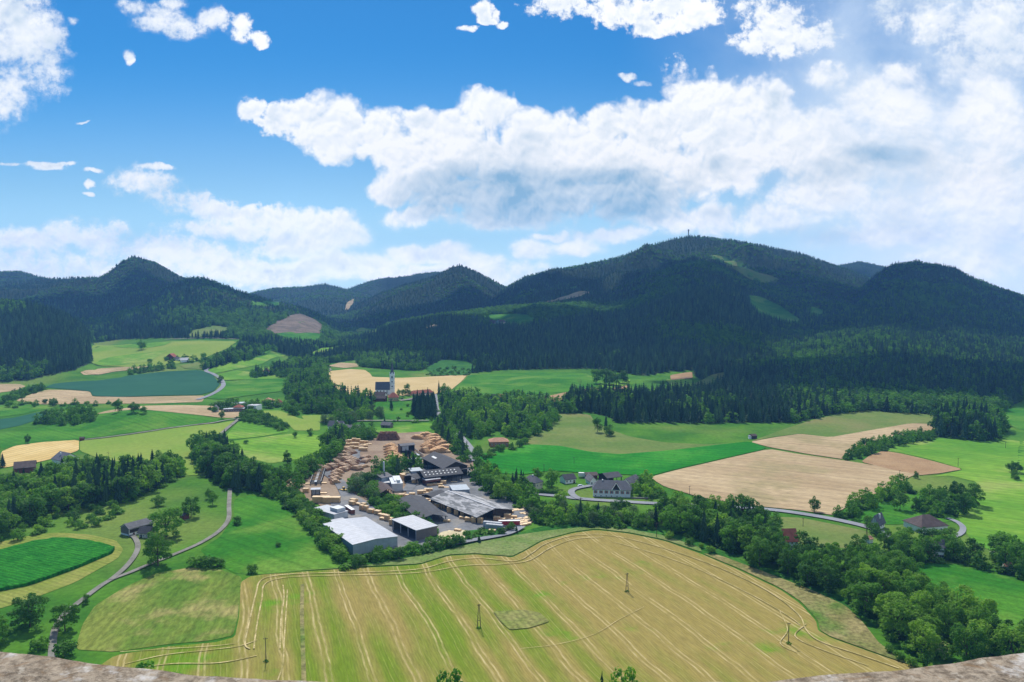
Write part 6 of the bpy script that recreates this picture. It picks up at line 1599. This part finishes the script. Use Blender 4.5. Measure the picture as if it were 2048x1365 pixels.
# --- poles
def pole(label, px, py, top, kind='single'):
    g = G(px, py); e = float(ray(px, top)[1]); h = max(5.0, (H + e * g.y) - g.z)
    root = empty('power_pole', g, .25); tag(root, label, 'power pole', 'power poles')
    if kind == 'aframe':
        for s in (-1, 1): part('leg', tube((s * h * .075, 0, -.6), (s * .15, 0, h), .17, .12, 8), M['pole'], root)
        part('brace', bx(-h * .05, h * .05, -.07, .07, h * .33, h * .33 + .18), M['pole'], root)
    else: part('shaft', tube((0, 0, -.6), (0, 0, h), .19, .12, 8), M['pole'], root)
    part('crossarm', bx(-.9, .9, -.07, .07, h - .5, h - .34), M['pole'], root)
    for s in (-.8, 0, .8): part('insulator', tube((s, 0, h - .32), (s, 0, h - .02 + (.25 if s == 0 else 0)), .07, .05, 6), M['darksteel'], root)
    if py > 1140:   # weeds left standing round the foot
        for j in range(5):
            t = random.Random(int(px) + j).uniform(0, 6.28)
        me = crown_mesh('weed_tuft', int(px), [(0, 0, .3, 1.3, .7)], 90, .28, M['leaf'])
        o = bpy.data.objects.new('weed_tuft', me); C.objects.link(o); o.location = g; tag(o, 'dark weed tuft round the foot of the ' + ('A-shaped ' if kind == 'aframe' else 'single ') + {1254: 'right', 958: 'middle', 1577: 'rightmost', 532: 'leftmost'}.get(px, '') + ' pole in the stubble', 'weeds')
M['pole'] = plain('tarred_wood', (.085,.07,.06), .9, .1)
pole('A-shaped power pole standing on the right half of the stubble field', 1254, 1185, 1147, 'aframe')
pole('A-shaped power pole in the middle of the stubble beside the uncut patch', 958, 1258, 1209, 'aframe')
pole('single power pole near the right corner of the stubble', 1577, 1289, 1246)
pole('single power pole at the left end of the stubble', 532, 1325, 1276)
for lab, a, b, c in [('power pole on the bright ley above the pyramid roof', 1088, 947, 929), ('power pole farther out on the bright ley', 1148, 928, 915), ('power pole in front of the tall river trees', 1313, 1076, 1046), ('power pole on the big wheat by the road', 1379, 990, 972),
                     ('power pole on the olive strip below the road', 1606, 1054, 1036), ('power pole between the two right-hand wheat fields', 1799, 957, 941), ('power pole at the tip of the harrowed field', 1916, 934, 917), ('power pole on the meadow far right', 2011, 897, 884), ('power pole by the tree line above the pasture', 1117, 826, 812)]:
    pole(lab, a, b, c)
pole('A-shaped power pole beside the road end on the right', 1733, 1082, 1056, 'aframe')
# dead tree over the left belt
def dead_tree():
    g = G(218, 955); root = empty('dead_tree', g); tag(root, 'bare dead tree rising over the left tree belt', 'dead tree')
    rg = random.Random(8); P = [tube((0, 0, -.5), (0, 0, 21), .3, .06, 7)]
    part('trunk', P[0], M['bark'], root)
    for i in range(22):
        z = rg.uniform(9, 20.5); t = rg.uniform(0, 6.28); L = (22 - z) * .3 + 1
        part('branch', tube((0, 0, z), (math.cos(t) * L, math.sin(t) * L, z + rg.uniform(-.3, 1.2)), .08, .02, 5), M['bark'], root)
dead_tree()
# wrapped bales and bits on the left knoll
# --- the castle: parapet of the outlook and the wall it crowns
def stone_material():
    m, w, b = material('weathered_parapet_stone', .95, .15)
    tc = w.new('ShaderNodeTexCoord'); p = tc.outputs['Object']
    n1 = w.noise(p, 11.0, 6.0, .7).outputs['Fac']; n2 = w.noise(p, 110.0, 6.0, .75).outputs['Fac']; n3 = w.noise(p, 34.0, 5.0, .65, 1.5).outputs['Fac']
    c = w.mix(w.ss(n2, .35, .65), (.17,.135,.10), (.46,.38,.29))
    c = w.mix(w.ss(n3, .52, .66, 0, .55), c, (.27,.17,.09))
    c = w.mix(w.ss(n1, .54, .66), c, (.66,.63,.60))
    c = w.mix(w.ss(w.noise(p, 60.0, 4.0, .6).outputs['Fac'], .60, .72), c, (.50,.44,.36))
    w.l.new(c, b.inputs['Base Color'])
    bn = w.new('ShaderNodeBump'); bn.inputs['Strength'].default_value = .8; bn.inputs['Distance'].default_value = .012
    w.l.new(n2, bn.inputs['Height']); w.l.new(bn.outputs[0], b.inputs['Normal'])
    return m
def parapet():
    zt = H - .34
    edge = [(-260,1268),(-120,1284),(0,1301),(130,1318),(260,1333),(400,1348),(520,1357),(620,1364),(760,1372),(900,1377),(1050,1379),(1200,1376),(1350,1370),(1500,1364),(1600,1357),(1700,1349),(1800,1339),(1900,1328),(2000,1315),(2048,1309),(2160,1296),(2300,1282)]
    far = []
    for px, py in edge:
        u, e = map(float, ray(px, py)); Y = -.34 / e; far.append((u * Y, Y))
    # finer outline with a worn rim
    F2 = []
    for i in range(len(far) - 1):
        for j in range(10):
            t = j / 10; F2.append((far[i][0] * (1 - t) + far[i + 1][0] * t, far[i][1] * (1 - t) + far[i + 1][1] * t))
    F2.append(far[-1]); V = []; nx = len(F2); rows = 26
    for i, (x, y) in enumerate(F2):
        wob = (float(fbm(x * 18, 3.1, 4, 2)) - .5) * .008
        for j in range(rows):
            t = j / (rows - 1); yy = -.25 + (y + wob + .25) * t
            z = zt + (float(fbm(x * 14, yy * 14, 4, 8)) - .5) * .004
            V.append((x * 1.0, yy, z))
        V.append((x, y + wob - .004, zt - .16))
    k = rows + 1
    Fc = [(i * k + j, (i + 1) * k + j, (i + 1) * k + j + 1, i * k + j + 1) for i in range(nx - 1) for j in range(k - 1)]
    m = stone_material()
    root = empty('parapet_wall', (0, 0, 0)); tag(root, 'weathered brown stone parapet with pale rim along the bottom of the view', 'parapet')
    o = put('coping', V, Fc, m, root, smooth=True)
    # the masonry under it, following the same line down to the castle rock
    V = []; 
    for i in range(0, nx, 5):
        x, y = F2[i]
        V += [(x, y - .03, zt - .155), (x, y - .03, H - 60), (x, -.25, H - 60), (x, -.25, zt - .155)]
    n = len(V) // 4; Fc = []
    for i in range(n - 1):
        a, b = 4 * i, 4 * i + 4; Fc += [(a, b, b + 1, a + 1), (a + 2, b + 2, b + 3, a + 3), (a + 1, b + 1, b + 2, a + 2), (a + 3, b + 3, b, a)]
    Fc += [(0, 1, 2, 3), tuple(4 * (n - 1) + q for q in (3, 2, 1, 0))]
    o = put('masonry', V, Fc, m, root); fixn(o)
parapet()
# ---------------------------------------------------------------- air
def build_haze():
    x, y0, y1, z0, z1 = 7600.0, -60.0, 7700.0, -20.0, 640.0
    v = [(-x,y0,z0),(x,y0,z0),(x,y1,z0),(-x,y1,z0),(-x,y0,z1),(x,y0,z1),(x,y1,z1),(-x,y1,z1)]
    f = [(0,3,2,1),(4,5,6,7),(0,1,5,4),(1,2,6,5),(2,3,7,6),(3,0,4,7)]
    m = bpy.data.materials.new('haze_air'); m.use_nodes = True
    w = NT(m.node_tree); w.n.clear()
    o_ = w.new('ShaderNodeOutputMaterial'); vol = w.new('ShaderNodeVolumePrincipled')
    vol.inputs['Color'].default_value = (.20, .48, 1.0, 1)
    vol.inputs['Density'].default_value = 0.000075
    vol.inputs['Anisotropy'].default_value = 0.0
    w.l.new(vol.outputs[0], o_.inputs['Volume'])
    o = put('haze', v, f, m); tag(o, kind='stuff')
build_haze()

# ---------------------------------------------------------------- unseen cumulus added above the view to shade the wooded slopes
def shade_cloud(label, tx, ty, rx, ry, seed, tz=180.0, zc=2300.0):
    """an added, unseen cloud where the sun throws its shade on the ground point (tx, ty)"""
    k = (zc - tz) / sdir.z; c = Vector((tx, ty, tz)) + sdir * k
    rg = np.random.RandomState(seed)
    nu, nv = 72, 36; V = []; 
    for j in range(nv + 1):
        ph = math.pi * j / nv
        for i in range(nu):
            th = 2 * math.pi * i / nu
            d = np.array([math.cos(th) * math.sin(ph), math.sin(th) * math.sin(ph), math.cos(ph)])
            b = 1 + .42 * (float(fbm(d[0] * 2.2 + seed, d[1] * 2.2 + d[2], 4, seed)) - .5) * 2 + .16 * (float(fbm(d[0] * 8, d[1] * 8 + d[2] * 5, 3, seed + 3)) - .5) * 2
            V.append((d[0] * rx * b, d[1] * ry * b, (d[2] if d[2] > 0 else d[2] * .35) * 230 * b))
    Fc = [(j * nu + i, (j + 1) * nu + i, (j + 1) * nu + (i + 1) % nu, j * nu + (i + 1) % nu) for j in range(nv) for i in range(nu)]
    o = put('shade_cloud', V, Fc, M['shade_cloud'], smooth=True); o.location = c
    tag(o, label, 'shade_cloud', 'unseen shading cumulus', kind='stuff')
M['shade_cloud'] = plain('shade_cloud_white', (.85,.86,.88), 1.0, 0, .02)
shade_cloud('unseen cumulus added to shade the main wooded mountain', 1000, 2750, 800, 560, 3)
shade_cloud('unseen cumulus added to shade the right-hand mountain', 2250, 2500, 620, 700, 5)
shade_cloud('unseen cumulus added to shade the left mountain', -1750, 3000, 700, 520, 8)
shade_cloud('unseen cumulus added to shade the middle hills', -250, 3300, 520, 520, 12)
shade_cloud('unseen cumulus added to shade the lower wooded spur', 760, 1440, 520, 190, 21)
shade_cloud('unseen cumulus added to shade the woods behind the church', 120, 2080, 460, 330, 27)
